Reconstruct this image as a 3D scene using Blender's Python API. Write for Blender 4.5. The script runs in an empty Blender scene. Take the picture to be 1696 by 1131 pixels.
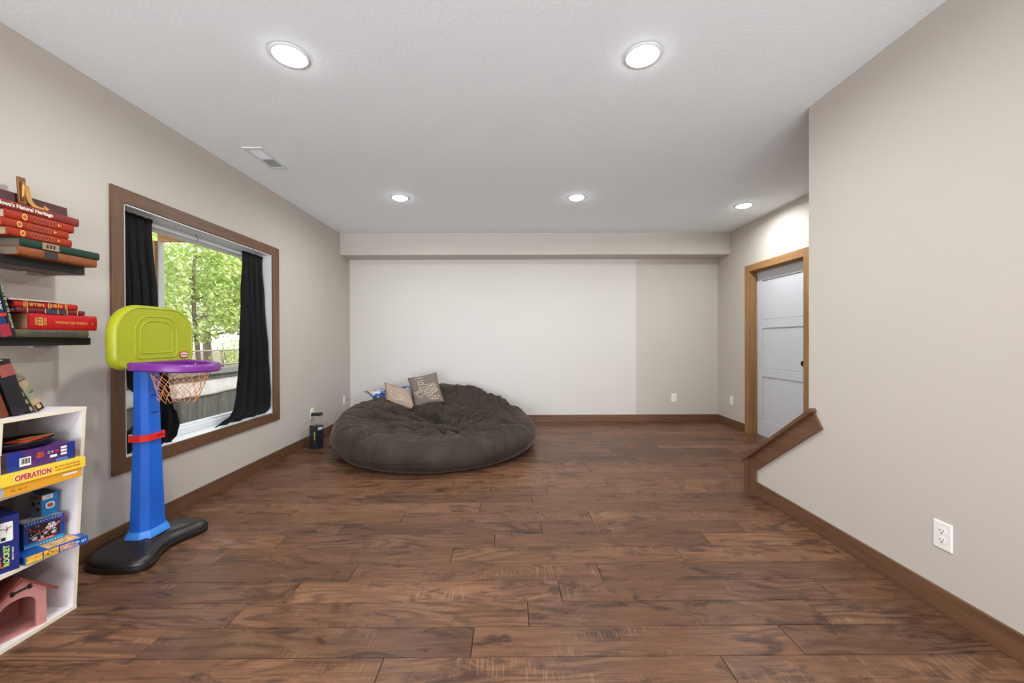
import bpy, bmesh, math, random
import numpy as np
from mathutils import Vector, Matrix, noise
random.seed(7)
PI = math.pi
SC = bpy.context.scene
COL = SC.collection

# ------------------------------------------------------------------ camera, world, lights, exposure
EYE = Vector((0, 0, 1.195))
cd = bpy.data.cameras.new('camera'); cam = bpy.data.objects.new('camera', cd); COL.objects.link(cam)
cd.sensor_width = 36; cd.lens = 645 / 1696 * 36; cd.clip_start = .02; cd.clip_end = 200
cam.matrix_world = Matrix.Translation(EYE) @ (Matrix.Rotation(-.0044, 4, 'Z') @ Matrix.Rotation(PI/2 - .0049, 4, 'X') @ Matrix.Rotation(-.0035, 4, 'Z'))
SC.camera = cam
w = bpy.data.worlds.new('overcast_sky'); SC.world = w; w.use_nodes = True
bg = w.node_tree.nodes['Background']; bg.inputs[0].default_value = (.93, .97, 1, 1); bg.inputs[1].default_value = 2.3
sd = bpy.data.lights.new('sun', 'SUN'); sd.energy = 4.2; sd.angle = .03; sd.color = (1, .96, .88)
sun = bpy.data.objects.new('sun', sd); COL.objects.link(sun)
sun.rotation_euler = Vector((-.62, .28, -.85)).to_track_quat('-Z', 'Y').to_euler()
# fill light added behind the camera, tilted up to brighten the ceiling
ad = bpy.data.lights.new('rear_fill', 'AREA'); ad.shape = 'RECTANGLE'; ad.size = 4.6; ad.size_y = 1.8; ad.spread = math.radians(100)
ad.energy = 122; ad.color = (.93, .98, 1.03)
al = bpy.data.objects.new('rear_fill', ad); COL.objects.link(al)
al.location = (-.2, -3.0, 1.0); al.rotation_euler = (PI/2, 0, PI)
al.rotation_euler = Vector((0, 1, .25)).to_track_quat('-Z', 'Y').to_euler()
LENS_POWER = 40
DOWN_POWER = 16.5
SPREAD = 172
SC.view_settings.view_transform = 'Standard'; SC.view_settings.look = 'None'
SC.view_settings.exposure = 0.0; SC.view_settings.gamma = 1; SC.view_settings.use_curve_mapping = False

# ------------------------------------------------------------------ materials
def srgb(c):
    return tuple(((v/255)/12.92 if v/255 <= .04045 else ((v/255+.055)/1.055)**2.4) for v in c) + (1,)
MATS = {}
class NT:
    def __init__(s, name):
        s.m = bpy.data.materials.new(name); s.m.use_nodes = True; s.t = s.m.node_tree; s.b = s.t.nodes['Principled BSDF']; s.o = s.t.nodes['Material Output']
    def n(s, typ, **kw):
        x = s.t.nodes.new(typ)
        for k, v in kw.items():
            if k.startswith('i_'):
                k = k[2:]; x.inputs[int(k) if k.isdigit() else k.replace('_', ' ')].default_value = v
            else: setattr(x, k, v)
        return x
    def l(s, a, b): s.t.links.new(a, b)
    def ramp(s, fac, stops):
        r = s.n('ShaderNodeValToRGB'); e = r.color_ramp.elements
        while len(e) < len(stops): e.new(.5)
        for i, (p, c) in enumerate(stops): e[i].position = p; e[i].color = c
        s.l(fac, r.inputs[0]); return r.outputs[0]
    def mix(s, f, a, b, typ='MIX'):
        x = s.n('ShaderNodeMix', data_type='RGBA', blend_type=typ)
        for sock, v in ((x.inputs[0], f), (x.inputs[6], a), (x.inputs[7], b)):
            if isinstance(v, (int, float, tuple)): sock.default_value = v
            else: s.l(v, sock)
        return x.outputs[2]
    def coords(s, scale=(1, 1, 1), rnd=False):
        tc = s.n('ShaderNodeTexCoord'); mp = s.n('ShaderNodeMapping'); mp.inputs['Scale'].default_value = scale
        src = tc.outputs['Object']
        if rnd:
            oi = s.n('ShaderNodeObjectInfo'); ml = s.n('ShaderNodeVectorMath', operation='SCALE'); ml.inputs[0].default_value = (37, 91, 53)
            s.l(oi.outputs['Random'], ml.inputs['Scale']); ad_ = s.n('ShaderNodeVectorMath', operation='ADD')
            s.l(src, ad_.inputs[0]); s.l(ml.outputs[0], ad_.inputs[1]); src = ad_.outputs[0]; s.rnd = oi.outputs['Random']; s.src = src
        s.l(src, mp.inputs[0]); return mp.outputs[0]
    def noise(s, vec, scale, detail=4, rough=.5, dist=0):
        x = s.n('ShaderNodeTexNoise'); x.inputs['Scale'].default_value = scale; x.inputs['Detail'].default_value = detail
        x.inputs['Roughness'].default_value = rough; x.inputs['Distortion'].default_value = dist
        s.l(vec, x.inputs['Vector']); return x.outputs['Fac']
    def bump(s, h, strength, dist=.002):
        x = s.n('ShaderNodeBump'); x.inputs['Strength'].default_value = strength; x.inputs['Distance'].default_value = dist
        s.l(h, x.inputs['Height']); s.l(x.outputs[0], s.b.inputs['Normal']); return x
def plain(name, c, rough=.5, metal=0, var=.06, scale=8, bump=0, bscale=200, sheen=0, coat=0, spec=None, bdist=.001):
    """a colour with slight procedural mottling and fine relief"""
    if name in MATS: return MATS[name]
    k = NT(name); v = k.coords(); c = srgb(c)
    f = k.noise(v, scale, 3)
    a = tuple(x*(1-var) for x in c[:3])+(1,); b = tuple(min(1, x*(1+var)) for x in c[:3])+(1,)
    k.l(k.ramp(f, [(.3, a), (.7, b)]), k.b.inputs['Base Color'])
    k.b.inputs['Roughness'].default_value = rough; k.b.inputs['Metallic'].default_value = metal
    if spec is not None: k.b.inputs['Specular IOR Level'].default_value = spec
    if sheen: k.b.inputs['Sheen Weight'].default_value = sheen; k.b.inputs['Sheen Roughness'].default_value = .4
    if coat: k.b.inputs['Coat Weight'].default_value = coat; k.b.inputs['Coat Roughness'].default_value = .1
    if bump: k.bump(k.noise(v, bscale, 3), bump, bdist)
    MATS[name] = k.m; return k.m

WALLC = (196, 188, 179)
m_wall = plain('wall_paint_greige', WALLC, .75, var=.012, scale=2, bump=.25, bscale=90)
m_screen = plain('wall_paint_pale', (212, 206, 201), .7, var=.01, scale=2, bump=.2, bscale=90)
m_ceil = plain('ceiling_paint', (242, 248, 252), .85, var=.01, scale=3, bump=.5, bscale=60, bdist=.002)
m_white = plain('white_trim_paint', (226, 230, 232), .4, var=.01)
m_door = plain('white_door_paint', (206, 208, 212), .4, var=.01)
m_plate = plain('outlet_plastic', (238, 236, 230), .35, var=.01)
m_dark = plain('dark_slot', (28, 26, 25), .6)

def wood(name, c1, c2, c3, axis=0, rough=.5, gscale=1.0):
    k = NT(name); sc = [28, 28, 28]; sc[axis] = 1.6
    v = k.coords(tuple(s*gscale for s in sc)); f = k.noise(v, 1.6, 6, .6, .6)
    sc2 = [5, 5, 5]; sc2[axis] = .9
    v2 = k.coords(tuple(sc2)); g = k.noise(v2, 1.2, 3, .5, .3)
    col = k.ramp(f, [(.25, srgb(c1)), (.5, srgb(c2)), (.78, srgb(c3))])
    col = k.mix(.35, col, k.ramp(g, [(.3, srgb(c1)), (.7, srgb(c3))]))
    k.l(col, k.b.inputs['Base Color']); k.b.inputs['Roughness'].default_value = rough
    k.bump(f, .25, .0008); return k.m
TW = ((80, 54, 37), (102, 70, 48), (126, 90, 63))
m_wx, m_wy, m_wz = [wood('stained_wood_'+a, *TW, axis=i) for i, a in enumerate(('across', 'along', 'upright'))]
DW = ((124, 88, 50), (152, 112, 68), (176, 134, 84))
m_dx, m_dy, m_dz = [wood('honey_wood_'+a, *DW, axis=i) for i, a in enumerate(('across', 'along', 'upright'))]
m_lumx = wood('deck_lumber_across', (150, 105, 60), (190, 140, 85), (220, 175, 115), axis=0, rough=.8)
m_lumz = wood('deck_lumber_upright', (150, 110, 72), (190, 145, 100), (220, 175, 130), axis=2, rough=.8)

def plank_mat():
    k = NT('floor_plank_wood')
    v = k.coords((1.3, 12, 12), rnd=True); r = k.rnd
    grain = k.noise(v, 2.4, 8, .68, 1.3)
    fine = k.noise(k_map(k, (4, 150, 80)), 1.6, 4, .65, .5)
    dn = k.noise(k_map(k, (1.5, 7.5, 7.5)), .62, 2, .45, .3)
    mu = k.n('ShaderNodeMath', operation='MULTIPLY'); mu.inputs[1].default_value = 95; k.l(dn, mu.inputs[0])
    si = k.n('ShaderNodeMath', operation='SINE'); k.l(mu.outputs[0], si.inputs[0])
    ring = k.n('ShaderNodeMapRange'); ring.inputs[1].default_value = -1; ring.inputs[2].default_value = 1; k.l(si.outputs[0], ring.inputs[0])
    ringmask = k.ramp(k.noise(k_map(k, (1.7, 4, 4)), 1.1, 2, .5, 0), [(.46, (.04, .04, .04, 1)), (.60, (.5, .5, .5, 1))])
    smudge = k.noise(k_map(k, (3.2, 8, 8)), 1.4, 6, .68, .8)
    warm = k.noise(k_map(k, (1.1, 3, 3)), 1.3, 3, .5, 0)
    col = k.ramp(grain, [(.28, srgb((46, 30, 23))), (.44, srgb((78, 53, 39))), (.56, srgb((98, 68, 50))), (.74, srgb((132, 98, 74)))])
    col = k.mix(.38, col, k.ramp(warm, [(.35, srgb((66, 44, 35))), (.5, srgb((96, 64, 46))), (.66, srgb((118, 84, 60)))]))
    col = k.mix(ringmask, col, k.ramp(ring.outputs[0], [(.05, srgb((46, 31, 24))), (.45, srgb((106, 76, 56))), (1, srgb((122, 90, 68)))]))
    col = k.mix(.30, col, k.ramp(fine, [(.34, srgb((40, 27, 21))), (.62, srgb((118, 86, 64)))]))
    dk = k.ramp(smudge, [(.36, (.75, .75, .75, 1)), (.47, (0, 0, 0, 1))])
    col = k.mix(dk, col, srgb((44, 31, 27)))
    saw = k.noise(k_map(k, (110, 9, 9)), 1.0, 2, .5, .4)
    patch = k.noise(k_map(k, (2.6, 6, 6)), 1.0, 3, .5, 0)
    sm = k.n('ShaderNodeMath', operation='MULTIPLY')
    k.l(k.ramp(saw, [(.53, (0, 0, 0, 1)), (.66, (1, 1, 1, 1))]), sm.inputs[0]); k.l(k.ramp(patch, [(.54, (0, 0, 0, 1)), (.66, (.26, .26, .26, 1))]), sm.inputs[1])
    col = k.mix(sm.outputs[0], col, srgb((158, 126, 98)))
    tint = k.ramp(r, [(0, (.86, .85, .82, 1)), (.3, (1.24, 1.18, 1.10, 1)), (.6, (1.56, 1.50, 1.42, 1)), (.8, (1.04, .99, .95, 1)), (1, (1.32, 1.28, 1.22, 1))])
    col = k.mix(1.0, col, tint, 'MULTIPLY')
    k.l(col, k.b.inputs['Base Color'])
    rr = k.n('ShaderNodeMapRange'); rr.inputs[3].default_value = .30; rr.inputs[4].default_value = .48; k.l(grain, rr.inputs[0])
    k.l(rr.outputs[0], k.b.inputs['Roughness']); k.b.inputs['Specular IOR Level'].default_value = .22
    hm = k.mix(.4, fine, ring.outputs[0]); k.bump(hm, .35, .0006)
    return k.m
def k_map(k, sc):
    mp = k.n('ShaderNodeMapping'); mp.inputs['Scale'].default_value = sc; k.l(k.src, mp.inputs[0]); return mp.outputs[0]
m_plank = plank_mat()
m_sub = plain('plank_joint_dark', (24, 17, 13), .9)  # dark subfloor colour, seen as lines in the plank joints

# ------------------------------------------------------------------ mesh helpers
def origin(o):
    v = Vector((0, 0, 0))
    while o: v += o.location; o = o.parent
    return v
def obj(name, bm, mat, parent=None, smooth=False, loc=None):
    me = bpy.data.meshes.new(name)
    base = origin(parent)
    if loc is not None: base = Vector(loc)
    for v in bm.verts: v.co -= base
    bm.normal_update(); bm.to_mesh(me); bm.free()
    for m in (mat if isinstance(mat, (list, tuple)) else [mat]): me.materials.append(m)
    if smooth is True:
        for p in me.polygons: p.use_smooth = True
    elif smooth:
        for p in me.polygons: p.use_smooth = True
        me.set_sharp_from_angle(angle=math.radians(smooth))
    o = bpy.data.objects.new(name, me); COL.objects.link(o)
    if parent: o.parent = parent; o.location = base - origin(parent)
    else: o.location = base
    return o
def tag(o, label=None, cat=None, group=None, kind=None):
    if label: o['label'] = label
    if cat: o['category'] = cat
    if group: o['group'] = group
    if kind: o['kind'] = kind
    return o
def thing(name, loc, label=None, cat=None, group=None, kind=None):
    o = bpy.data.objects.new(name, None); o.location = loc; o.empty_display_size = .05; COL.objects.link(o)
    return tag(o, label, cat, group, kind)
def BM(): return bmesh.new()
def box(bm, x0, x1, y0, y1, z0, z1, M=None, mi=0, bev=0):
    b = bmesh.new() if bev else bm
    vs = [b.verts.new((x, y, z)) for x in (x0, x1) for y in (y0, y1) for z in (z0, z1)]
    fs = [b.faces.new([vs[i] for i in q]) for q in ((0, 1, 3, 2), (4, 6, 7, 5), (0, 4, 5, 1), (2, 3, 7, 6), (0, 2, 6, 4), (1, 5, 7, 3))]
    for f in fs: f.material_index = mi
    if bev:
        bmesh.ops.bevel(b, geom=list(b.edges), offset=bev, segments=2, affect='EDGES', profile=.6)
        mp = {v: bm.verts.new(v.co) for v in b.verts}
        for f in b.faces:
            try: g = bm.faces.new([mp[v] for v in f.verts]); g.material_index = mi
            except ValueError: pass
        vs = list(mp.values()); b.free()
    if M is not None:
        for v in vs: v.co = M @ v.co
    return vs
def bx(*a, **k): b = BM(); box(b, *a, **k); return b
def prism(bm, pts, ext, M=None, mi=0):
    """polygon (list of 3D points) extruded by vector"""
    ext = Vector(ext); a = [bm.verts.new(Vector(p)) for p in pts]; c = [bm.verts.new(Vector(p)+ext) for p in pts]
    n = len(pts); fs = [bm.faces.new(a[::-1]), bm.faces.new(c)]
    for i in range(n): fs.append(bm.faces.new((a[i], a[(i+1) % n], c[(i+1) % n], c[i])))
    for f in fs: f.material_index = mi
    if M is not None:
        for v in a+c: v.co = M @ v.co
    return a+c
def tube(bm, pts, r, n=8, closed=False, mi=0):
    pts = [Vector(p) for p in pts]; N = len(pts); rings = []
    up = None
    for i, p in enumerate(pts):
        if closed: t = pts[(i+1) % N]-pts[i-1]
        else: t = pts[min(i+1, N-1)]-pts[max(i-1, 0)]
        t.normalize()
        if up is None: up = t.orthogonal().normalized()
        up = (up - t*up.dot(t)).normalized(); s = t.cross(up)
        rr = r[i] if isinstance(r, (list, tuple)) else r
        rings.append([bm.verts.new(p+(up*math.cos(a)+s*math.sin(a))*rr) for a in [2*PI*j/n for j in range(n)]])
    for i in range(N if closed else N-1):
        A, B = rings[i], rings[(i+1) % N]
        for j in range(n): f = bm.faces.new((A[j], A[(j+1) % n], B[(j+1) % n], B[j])); f.material_index = mi
    if not closed: bm.faces.new(rings[0][::-1]); bm.faces.new(rings[-1])
def lathe(bm, prof, c, n=32, M=None, cap=True):
    rings = []
    for r, z in prof: rings.append([bm.verts.new((c[0]+r*math.cos(2*PI*j/n), c[1]+r*math.sin(2*PI*j/n), c[2]+z)) for j in range(n)])
    for A, B in zip(rings, rings[1:]):
        for j in range(n): bm.faces.new((A[j], A[(j+1) % n], B[(j+1) % n], B[j]))
    if cap: bm.faces.new(rings[0][::-1]); bm.faces.new(rings[-1])
    if M is not None:
        for R_ in rings:
            for v in R_: v.co = M @ v.co
def loft(bm, rings, cap=True, mi=0):
    R_ = [[bm.verts.new(p) for p in r] for r in rings]; n = len(R_[0])
    for A, B in zip(R_, R_[1:]):
        for j in range(n): f = bm.faces.new((A[j], A[(j+1) % n], B[(j+1) % n], B[j])); f.material_index = mi
    if cap: bm.faces.new(R_[0][::-1]).material_index = mi; bm.faces.new(R_[-1]).material_index = mi
def rrect(w, h, r, n=6, r2=None):
    """rounded rectangle outline, centred; r bottom corners, r2 top corners"""
    r2 = r if r2 is None else r2; out = []
    for cx, cy, rr, a0 in ((w/2-r, -h/2+r, r, -PI/2), (w/2-r2, h/2-r2, r2, 0), (-w/2+r2, h/2-r2, r2, PI/2), (-w/2+r, -h/2+r, r, PI)):
        for i in range(n+1):
            a = a0+PI/2*i/n; out.append((cx+rr*math.cos(a), cy+rr*math.sin(a)))
    return out
def frame(o, x, y):
    x = Vector(x).normalized(); y = Vector(y); y = (y-x*y.dot(x)).normalized(); z = x.cross(y)
    M = Matrix((x, y, z)).transposed().to_4x4(); M.translation = Vector(o); return M
def text(body, size, mat, M, parent, name='lettering', ext=.0002, width=None, bold=0, align='CENTER', shear=0):
    cu = bpy.data.curves.new(name, 'FONT'); cu.body = body; cu.size = size; cu.extrude = ext; cu.align_x = align; cu.align_y = 'CENTER'
    cu.offset = bold; cu.shear = shear; cu.resolution_u = 3
    o = bpy.data.objects.new('tmp', cu); COL.objects.link(o)
    dg = bpy.context.evaluated_depsgraph_get(); me = bpy.data.meshes.new_from_object(o.evaluated_get(dg))
    COL.objects.unlink(o); bpy.data.objects.remove(o)
    b = BM(); b.from_mesh(me); bpy.data.meshes.remove(me)
    if width and b.verts:
        xs = [v.co.x for v in b.verts]; s = width/(max(xs)-min(xs))
        for v in b.verts: v.co.x *= s
    for v in b.verts: v.co = M @ v.co
    return obj(name, b, mat, parent)
def card(name, w, h, mat, M, parent, x=0, y=0, t=.0003, lift=0, r=0):
    b = BM(); pts = rrect(w, h, r, 4) if r else [(-w/2, -h/2), (w/2, -h/2), (w/2, h/2), (-w/2, h/2)]
    prism(b, [(x+p[0], y+p[1], lift) for p in pts], (0, 0, t), M)
    return obj(name, b, mat, parent)

# ------------------------------------------------------------------ room shell
XL, XR, XN, YB, YS, HC, HS, HB = -2.3145, 3.0088, 1.8835, 5.6355, 5.3162, 2.6492, 2.3524, .104
YR = -3.2
WY0, WY1, WZ0, WZ1 = 2.345, 3.79, .488, 2.018        # window opening
T = .245
floor = thing('floor', (0, 0, 0), 'brown distressed wood plank floor', None, None, 'structure')
obj('subfloor', bx(XL-.1, XR+.2, YR, YB+.1, -.12, -.0035), m_sub, floor)
obj('rear_flooring', bx(XL, XR, YR, .80, -.0035, 0), m_plank, floor)
PW, PL = .1546, 1.267
def plank_bm(l):
    b = BM(); h = l/2-.0011; g = PW/2-.0011; c = .0018
    loft(b, [[(-h, -g, -.008), (h, -g, -.008), (h, g, -.008), (-h, g, -.008)], [(-h, -g, -c), (h, -g, -c), (h, g, -c), (-h, g, -c)],
             [(-h+c, -g+c, 0), (h-c, -g+c, 0), (h-c, g-c, 0), (-h+c, g-c, 0)]]); return b
pm = {}
def plank(x0, x1, y):
    x0 = max(x0, XL); x1 = min(x1, XR+.09)
    if x1-x0 < .02: return
    L = round(x1-x0, 4)
    if L not in pm:
        o = obj('floor_plank', plank_bm(L), m_plank, floor); pm[L] = o.data
    else:
        o = bpy.data.objects.new('floor_plank', pm[L]); COL.objects.link(o); o.parent = floor
    o.location = ((x0+x1)/2, y, 0)
known = {0: .788, 1: 1.113, 2: .074, 3: .233, 4: .455, 5: .939, 6: 1.17, 7: .195}
row = 0; y = 1.462 - PW/2
for row in range(-4, 28):
    yc = 1.462 - PW/2 + row*PW
    if yc-PW/2 > YB: break
    off = known.get(row, random.uniform(0, PL))
    x = off - 4*PL
    while x < XR+.1:
        plank(x, x+PL, yc); x += PL

ceiling = tag(obj('ceiling', bx(XL-.15, XR+.2, YR, YB+.1, HC, HC+.12), m_ceil), 'white lightly textured ceiling', kind='structure')
b = BM()
for y0, y1, z0, z1 in ((YR, WY0, 0, HC), (WY1, YB+.1, 0, HC), (WY0, WY1, 0, WZ0), (WY0, WY1, WZ1, HC)): box(b, XL-T, XL, y0, y1, z0, z1)
tag(obj('wall_left', b, m_wall), 'greige painted wall with the window', kind='structure')
XSCR = 1.822
b = BM(); box(b, XL-T, XSCR, YB, YB+.12, 0, HC, mi=0); box(b, XSCR, XR+.2, YB, YB+.12, 0, HC, mi=1)
tag(obj('wall_back', b, [m_screen, m_wall]), 'far wall, painted paler left of a vertical line', kind='structure')
tag(obj('ceiling_soffit', bx(XL, XR, YS, YB, HS, HC, bev=.003), m_wall), 'boxed soffit along the top of the far wall', kind='structure')
DY0, DY1, DZ = 3.965, 4.865, 2.035
b = BM()
for y0, y1, z0, z1 in ((YR, DY0, 0, HC), (DY1, YB+.1, 0, HC), (DY0, DY1, DZ, HC)): box(b, XR, XR+.13, y0, y1, z0, z1)
tag(obj('wall_right', b, m_wall), 'greige painted wall with the door', kind='structure')
# partition beside the stairs: full height, then a sloping half wall
YN = 2.4485; SL = .735
def ztop(y): return .745 + (2.40-y)*SL - .012
b = BM()
pts = [(YR, 0), (3.055, 0), (3.055, ztop(3.055)), (YN, ztop(YN)), (YN, HC), (YR, HC)]
prism(b, [(XN, p[0], p[1]) for p in pts], (.12, 0, 0))
tag(obj('wall_stair', b, m_wall), 'near right greige wall ending in a sloping half wall', kind='structure')
tag(obj('wall_rear', bx(XL-T, XR+.2, YR-.12, YR, 0, HC), m_wall), 'wall behind the viewpoint', kind='structure')

# baseboards
def bb(name, x0, x1, y0, y1, m, label):
    b = BM(); box(b, x0, x1, y0, y1, 0, HB, bev=.002)
    return tag(obj(name, b, m), label, kind='structure')
bb('baseboard_left', XL, XL+.015, YR, YB, m_wy, 'stained wood baseboard on the window wall')
bb('baseboard_back', XL, XR, YB-.015, YB, m_wx, 'stained wood baseboard on the far wall')
bb('baseboard_right', XR-.015, XR, 4.957, YB, m_wy, 'stained wood baseboard left of the door')
bb('baseboard_stair', XN-.015, XN, YR, 2.965, m_wy, 'stained wood baseboard on the near right wall')

# half-wall trim
tr = thing('trim_1', (XN, 2.7, 0), 'stained wood cap and skirt on the sloping half wall', kind='structure')
b = BM(); s = SL; n = math.sqrt(1+s*s); wd = .105
ya, za = 3.055, ztop(3.055)
yb_, zb = 2.395, ztop(2.395)
lo = lambda y, z: (y - s/n*wd, z - 1/n*wd)
c0 = lo(yb_, zb)
# lower inner corner where face board meets upright board
yi = 3.055-.095; zi = ztop(yi) - wd*n
b = BM(); prism(b, [(XN-.016, *p) for p in ((ya, za), (yb_, zb), c0, (yi, zi))], (.016, 0, 0)); obj('slope_board', b, m_wy, tr)
b = BM(); prism(b, [(XN-.016, *p) for p in ((ya, 0), (ya, za), (yi, zi), (yi, 0))], (.016, 0, 0)); obj('upright_board', b, m_wz, tr)
obj('end_board', bx(XN-.03, XN+.15, 3.056, 3.082, 0, za-.004, bev=.002), m_wz, tr)
capt = .022; u = Vector((0, -1/n, s/n)); nn = Vector((0, s/n, 1/n))
p0 = Vector((XN-.036, 3.100, ztop(3.100)+.001)); Lc = (3.100-2.383)*n
p1 = p0+u*Lc
b = BM(); prism(b, [p0, p1, p1+nn*capt, p0+nn*capt], (.036+.001, 0, 0)); 
q0 = Vector((XN, 3.100, ztop(3.100)+.001)); q1 = q0+u*((3.100-YN-.002)*n)
prism(b, [q0, q1, q1+nn*capt, q0+nn*capt], (.155, 0, 0)); obj('cap_rail', b, m_wy, tr)
# staircase behind the half wall
st = thing('staircase', (2.5, 2.5, 0), 'wooden stairs behind the sloping half wall', kind='structure')
for i in range(8):
    y1 = 2.93 - i*.252; z = (i+1)*.186
    obj('tread', bx(XN+.125, XR-.004, y1-.275, y1+.02, z-.03, z, bev=.004), m_wx, st)
    obj('riser', bx(XN+.125, XR-.004, y1-.012, y1, z-.185, z-.03), m_wall, st)

# door
d = thing('door_1', (XR, 4.415, 0), 'white three panel door in a honey wood frame', kind='structure')
cw = .088
obj('casing', bx(XR-.018, XR, DY1+.002, DY1+.092, 0, 2.117, bev=.002), m_dz, d)
obj('casing', bx(XR-.018, XR, DY0-.092, DY0-.002, 0, 2.117, bev=.002), m_dz, d)
obj('casing', bx(XR-.0185, XR, DY0-.004, DY1+.004, 2.033, 2.1175, bev=.002), m_dy, d)
b = BM(); box(b, XR-.004, XR+.129, DY1-.006, DY1+.002, 0, DZ); box(b, XR-.004, XR+.129, DY0-.002, DY0+.006, 0, DZ); obj('jamb', b, m_dz, d)
obj('head_jamb', bx(XR-.004, XR+.13, DY0, DY1, DZ-.004, DZ+.016), m_dy, d)
obj('door_stop', bx(XR+.04, XR+.058, DY1-.020, DY1-.004, 0, DZ-.004), m_dz, d)
obj('door_stop', bx(XR+.04, XR+.058, DY0, DY1, DZ-.018, DZ-.004), m_dy, d)
dx = XR+.075; obj('door_core', bx(dx+.014, dx+.03, DY0, DY1, .008, DZ-.006), m_door, d)
for y0, y1 in ((DY0, DY0+.115), (DY1-.115, DY1)): obj('stile', bx(dx, dx+.014, y0, y1, .008, DZ-.006, bev=.002), m_door, d)
zz = [.008, .20, .735, .835, 1.325, 1.425, 1.905, DZ-.006]
for i in (0, 2, 4, 6): obj('rail', bx(dx+.0002, dx+.014, DY0+.114, DY1-.114, zz[i], zz[i+1], bev=.002), m_door, d)
for i in (1, 3, 5): obj('door_panel', bx(dx+.0085, dx+.013, DY0+.125, DY1-.125, zz[i]+.008, zz[i+1]-.008, bev=.003), m_door, d)
b = BM(); lathe(b, [(.0, 0), (.020, 0), (.030, .003), (.030, .006), (.027, .006), (.024, .003), (0, .003)], (0, 0, 0), 24, frame((dx-.0005, 4.085, .93), (0, 0, 1), (0, 1, 0)), cap=False)
h = obj('flush_pull', b, plain('bronze', (48, 32, 26), .4, .6), d, True); h['label'] = 'round dark bronze flush pull'

# ------------------------------------------------------------------ window
wn = thing('window_1', (XL, (WY0+WY1)/2, WZ0), 'window with stained wood casing and white frame', kind='structure')
t_ = .014; CW = .086
oy0, oy1, oz0, oz1 = 2.262, 3.893, .410, 2.104
iy0, iy1, iz0, iz1 = 2.336, 3.786, .494, 2.022
def quadboard(name, pts, m):
    b = BM(); prism(b, [(XL, *p) for p in pts], (t_, 0, 0)); bmesh.ops.recalc_face_normals(b, faces=b.faces); return obj(name, b, m, wn)
quadboard('casing', [(oy0, oz0), (iy0, iz0), (iy0, iz1), (oy0, oz1)], m_wz)
quadboard('casing', [(oy1, oz0), (oy1, oz1), (iy1, iz1), (iy1, iz0)], m_wz)
quadboard('casing', [(oy0, oz1), (iy0, iz1), (iy1, iz1), (oy1, oz1)], m_wy)
quadboard('casing', [(oy0, oz0), (oy1, oz0), (iy1, iz0), (iy0, iz0)], m_wy)
m_vinyl = plain('white_vinyl', (232, 236, 240), .35, var=.01)
b = BM()
jx0, jx1 = XL-T+.02, XL+.004
box(b, jx0, jx1, WY0-.002, WY0+.006, WZ0, WZ1); box(b, jx0, jx1, WY1-.006, WY1+.002, WZ0, WZ1); box(b, jx0, jx1, WY0, WY1, WZ1-.006, WZ1+.002)
obj('jamb_liner', b, m_white, wn)
obj('window_sill', bx(jx0, jx1, WY0, WY1, WZ0-.004, WZ0+.006), m_white, wn)
fx0, fx1, fw = -2.56, -2.462, .045
a0, a1, c0_, c1_ = WY0+.006, WY1-.006, WZ0+.006, WZ1-.006
for nm, q in (('window_frame', (a0, a1, c0_, c0_+fw)), ('window_frame', (a0, a1, c1_-.03, c1_)), ('window_frame', (a0, a0+fw, c0_+fw, c1_-.03)), ('window_frame', (a1-fw, a1, c0_+fw, c1_-.03))):
    b = BM(); box(b, fx0, fx1, *q, bev=.003)
    # stepped glazing bead
    y0, y1, z0, z1 = q
    if y1-y0 > 1:
        if z0 < 1: box(b, fx0+.01, fx1-.03, y0, y1, z1-.001, z1+.012)
        else: box(b, fx0+.01, fx1-.03, y0, y1, z0-.010, z0+.001)
    obj(nm, b, m_vinyl, wn)
k = NT('window_glass'); k.t.nodes.remove(k.b)
tb = k.n('ShaderNodeBsdfTransparent'); tb.inputs[0].default_value = (.97, .985, .98, 1); gb = k.n('ShaderNodeBsdfGlossy'); gb.inputs['Roughness'].default_value = .02
fr = k.n('ShaderNodeLayerWeight'); fr.inputs[0].default_value = .12; mx = k.n('ShaderNodeMixShader'); fm = k.n('ShaderNodeMath', operation='MULTIPLY_ADD'); fm.inputs[1].default_value = .25; fm.inputs[2].default_value = .02; k.l(fr.outputs[1], fm.inputs[0]); k.l(fm.outputs[0], mx.inputs[0]); k.l(tb.outputs[0], mx.inputs[1]); k.l(gb.outputs[0], mx.inputs[2]); k.l(mx.outputs[0], k.o.inputs[0])
b = BM(); b.faces.new([b.verts.new((-2.503, y_, z_)) for y_, z_ in ((a0+fw-.005, c0_+fw-.005), (a1-fw+.005, c0_+fw-.005), (a1-fw+.005, c1_-.028), (a0+fw-.005, c1_-.028))]); obj('pane', b, k.m, wn)

# curtain rod and curtains
RODZ, RODX = 1.972, -2.405
r = thing('curtain_rod', (RODX, (WY0+WY1)/2, RODZ), 'white curtain rod spanning the top of the window recess', 'curtain rod')
b = BM(); tube(b, [(RODX, WY0+.007, RODZ), (RODX, 3.53, RODZ)], .0095, 12); obj('rod', b, m_vinyl, r, 40)
b = BM(); tube(b, [(RODX, 3.50, RODZ), (RODX, WY1-.007, RODZ)], .0075, 12); obj('inner_rod', b, m_vinyl, r, 40)
for yy in (3.0, 3.72):
    b = BM(); tube(b, [(RODX+.012, yy, RODZ-.012), (RODX+.013, yy, RODZ+.005), (RODX, yy, RODZ+.013), (RODX, yy, WZ1-.006)], .0018, 6)
    obj('rod_hook', b, plain('dark_steel', (70, 70, 72), .4, .7), r)
m_curt = plain('black_curtain_cloth', (19, 19, 21), .75, var=.2, scale=40, bump=.3, bscale=500, sheen=.12)
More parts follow.
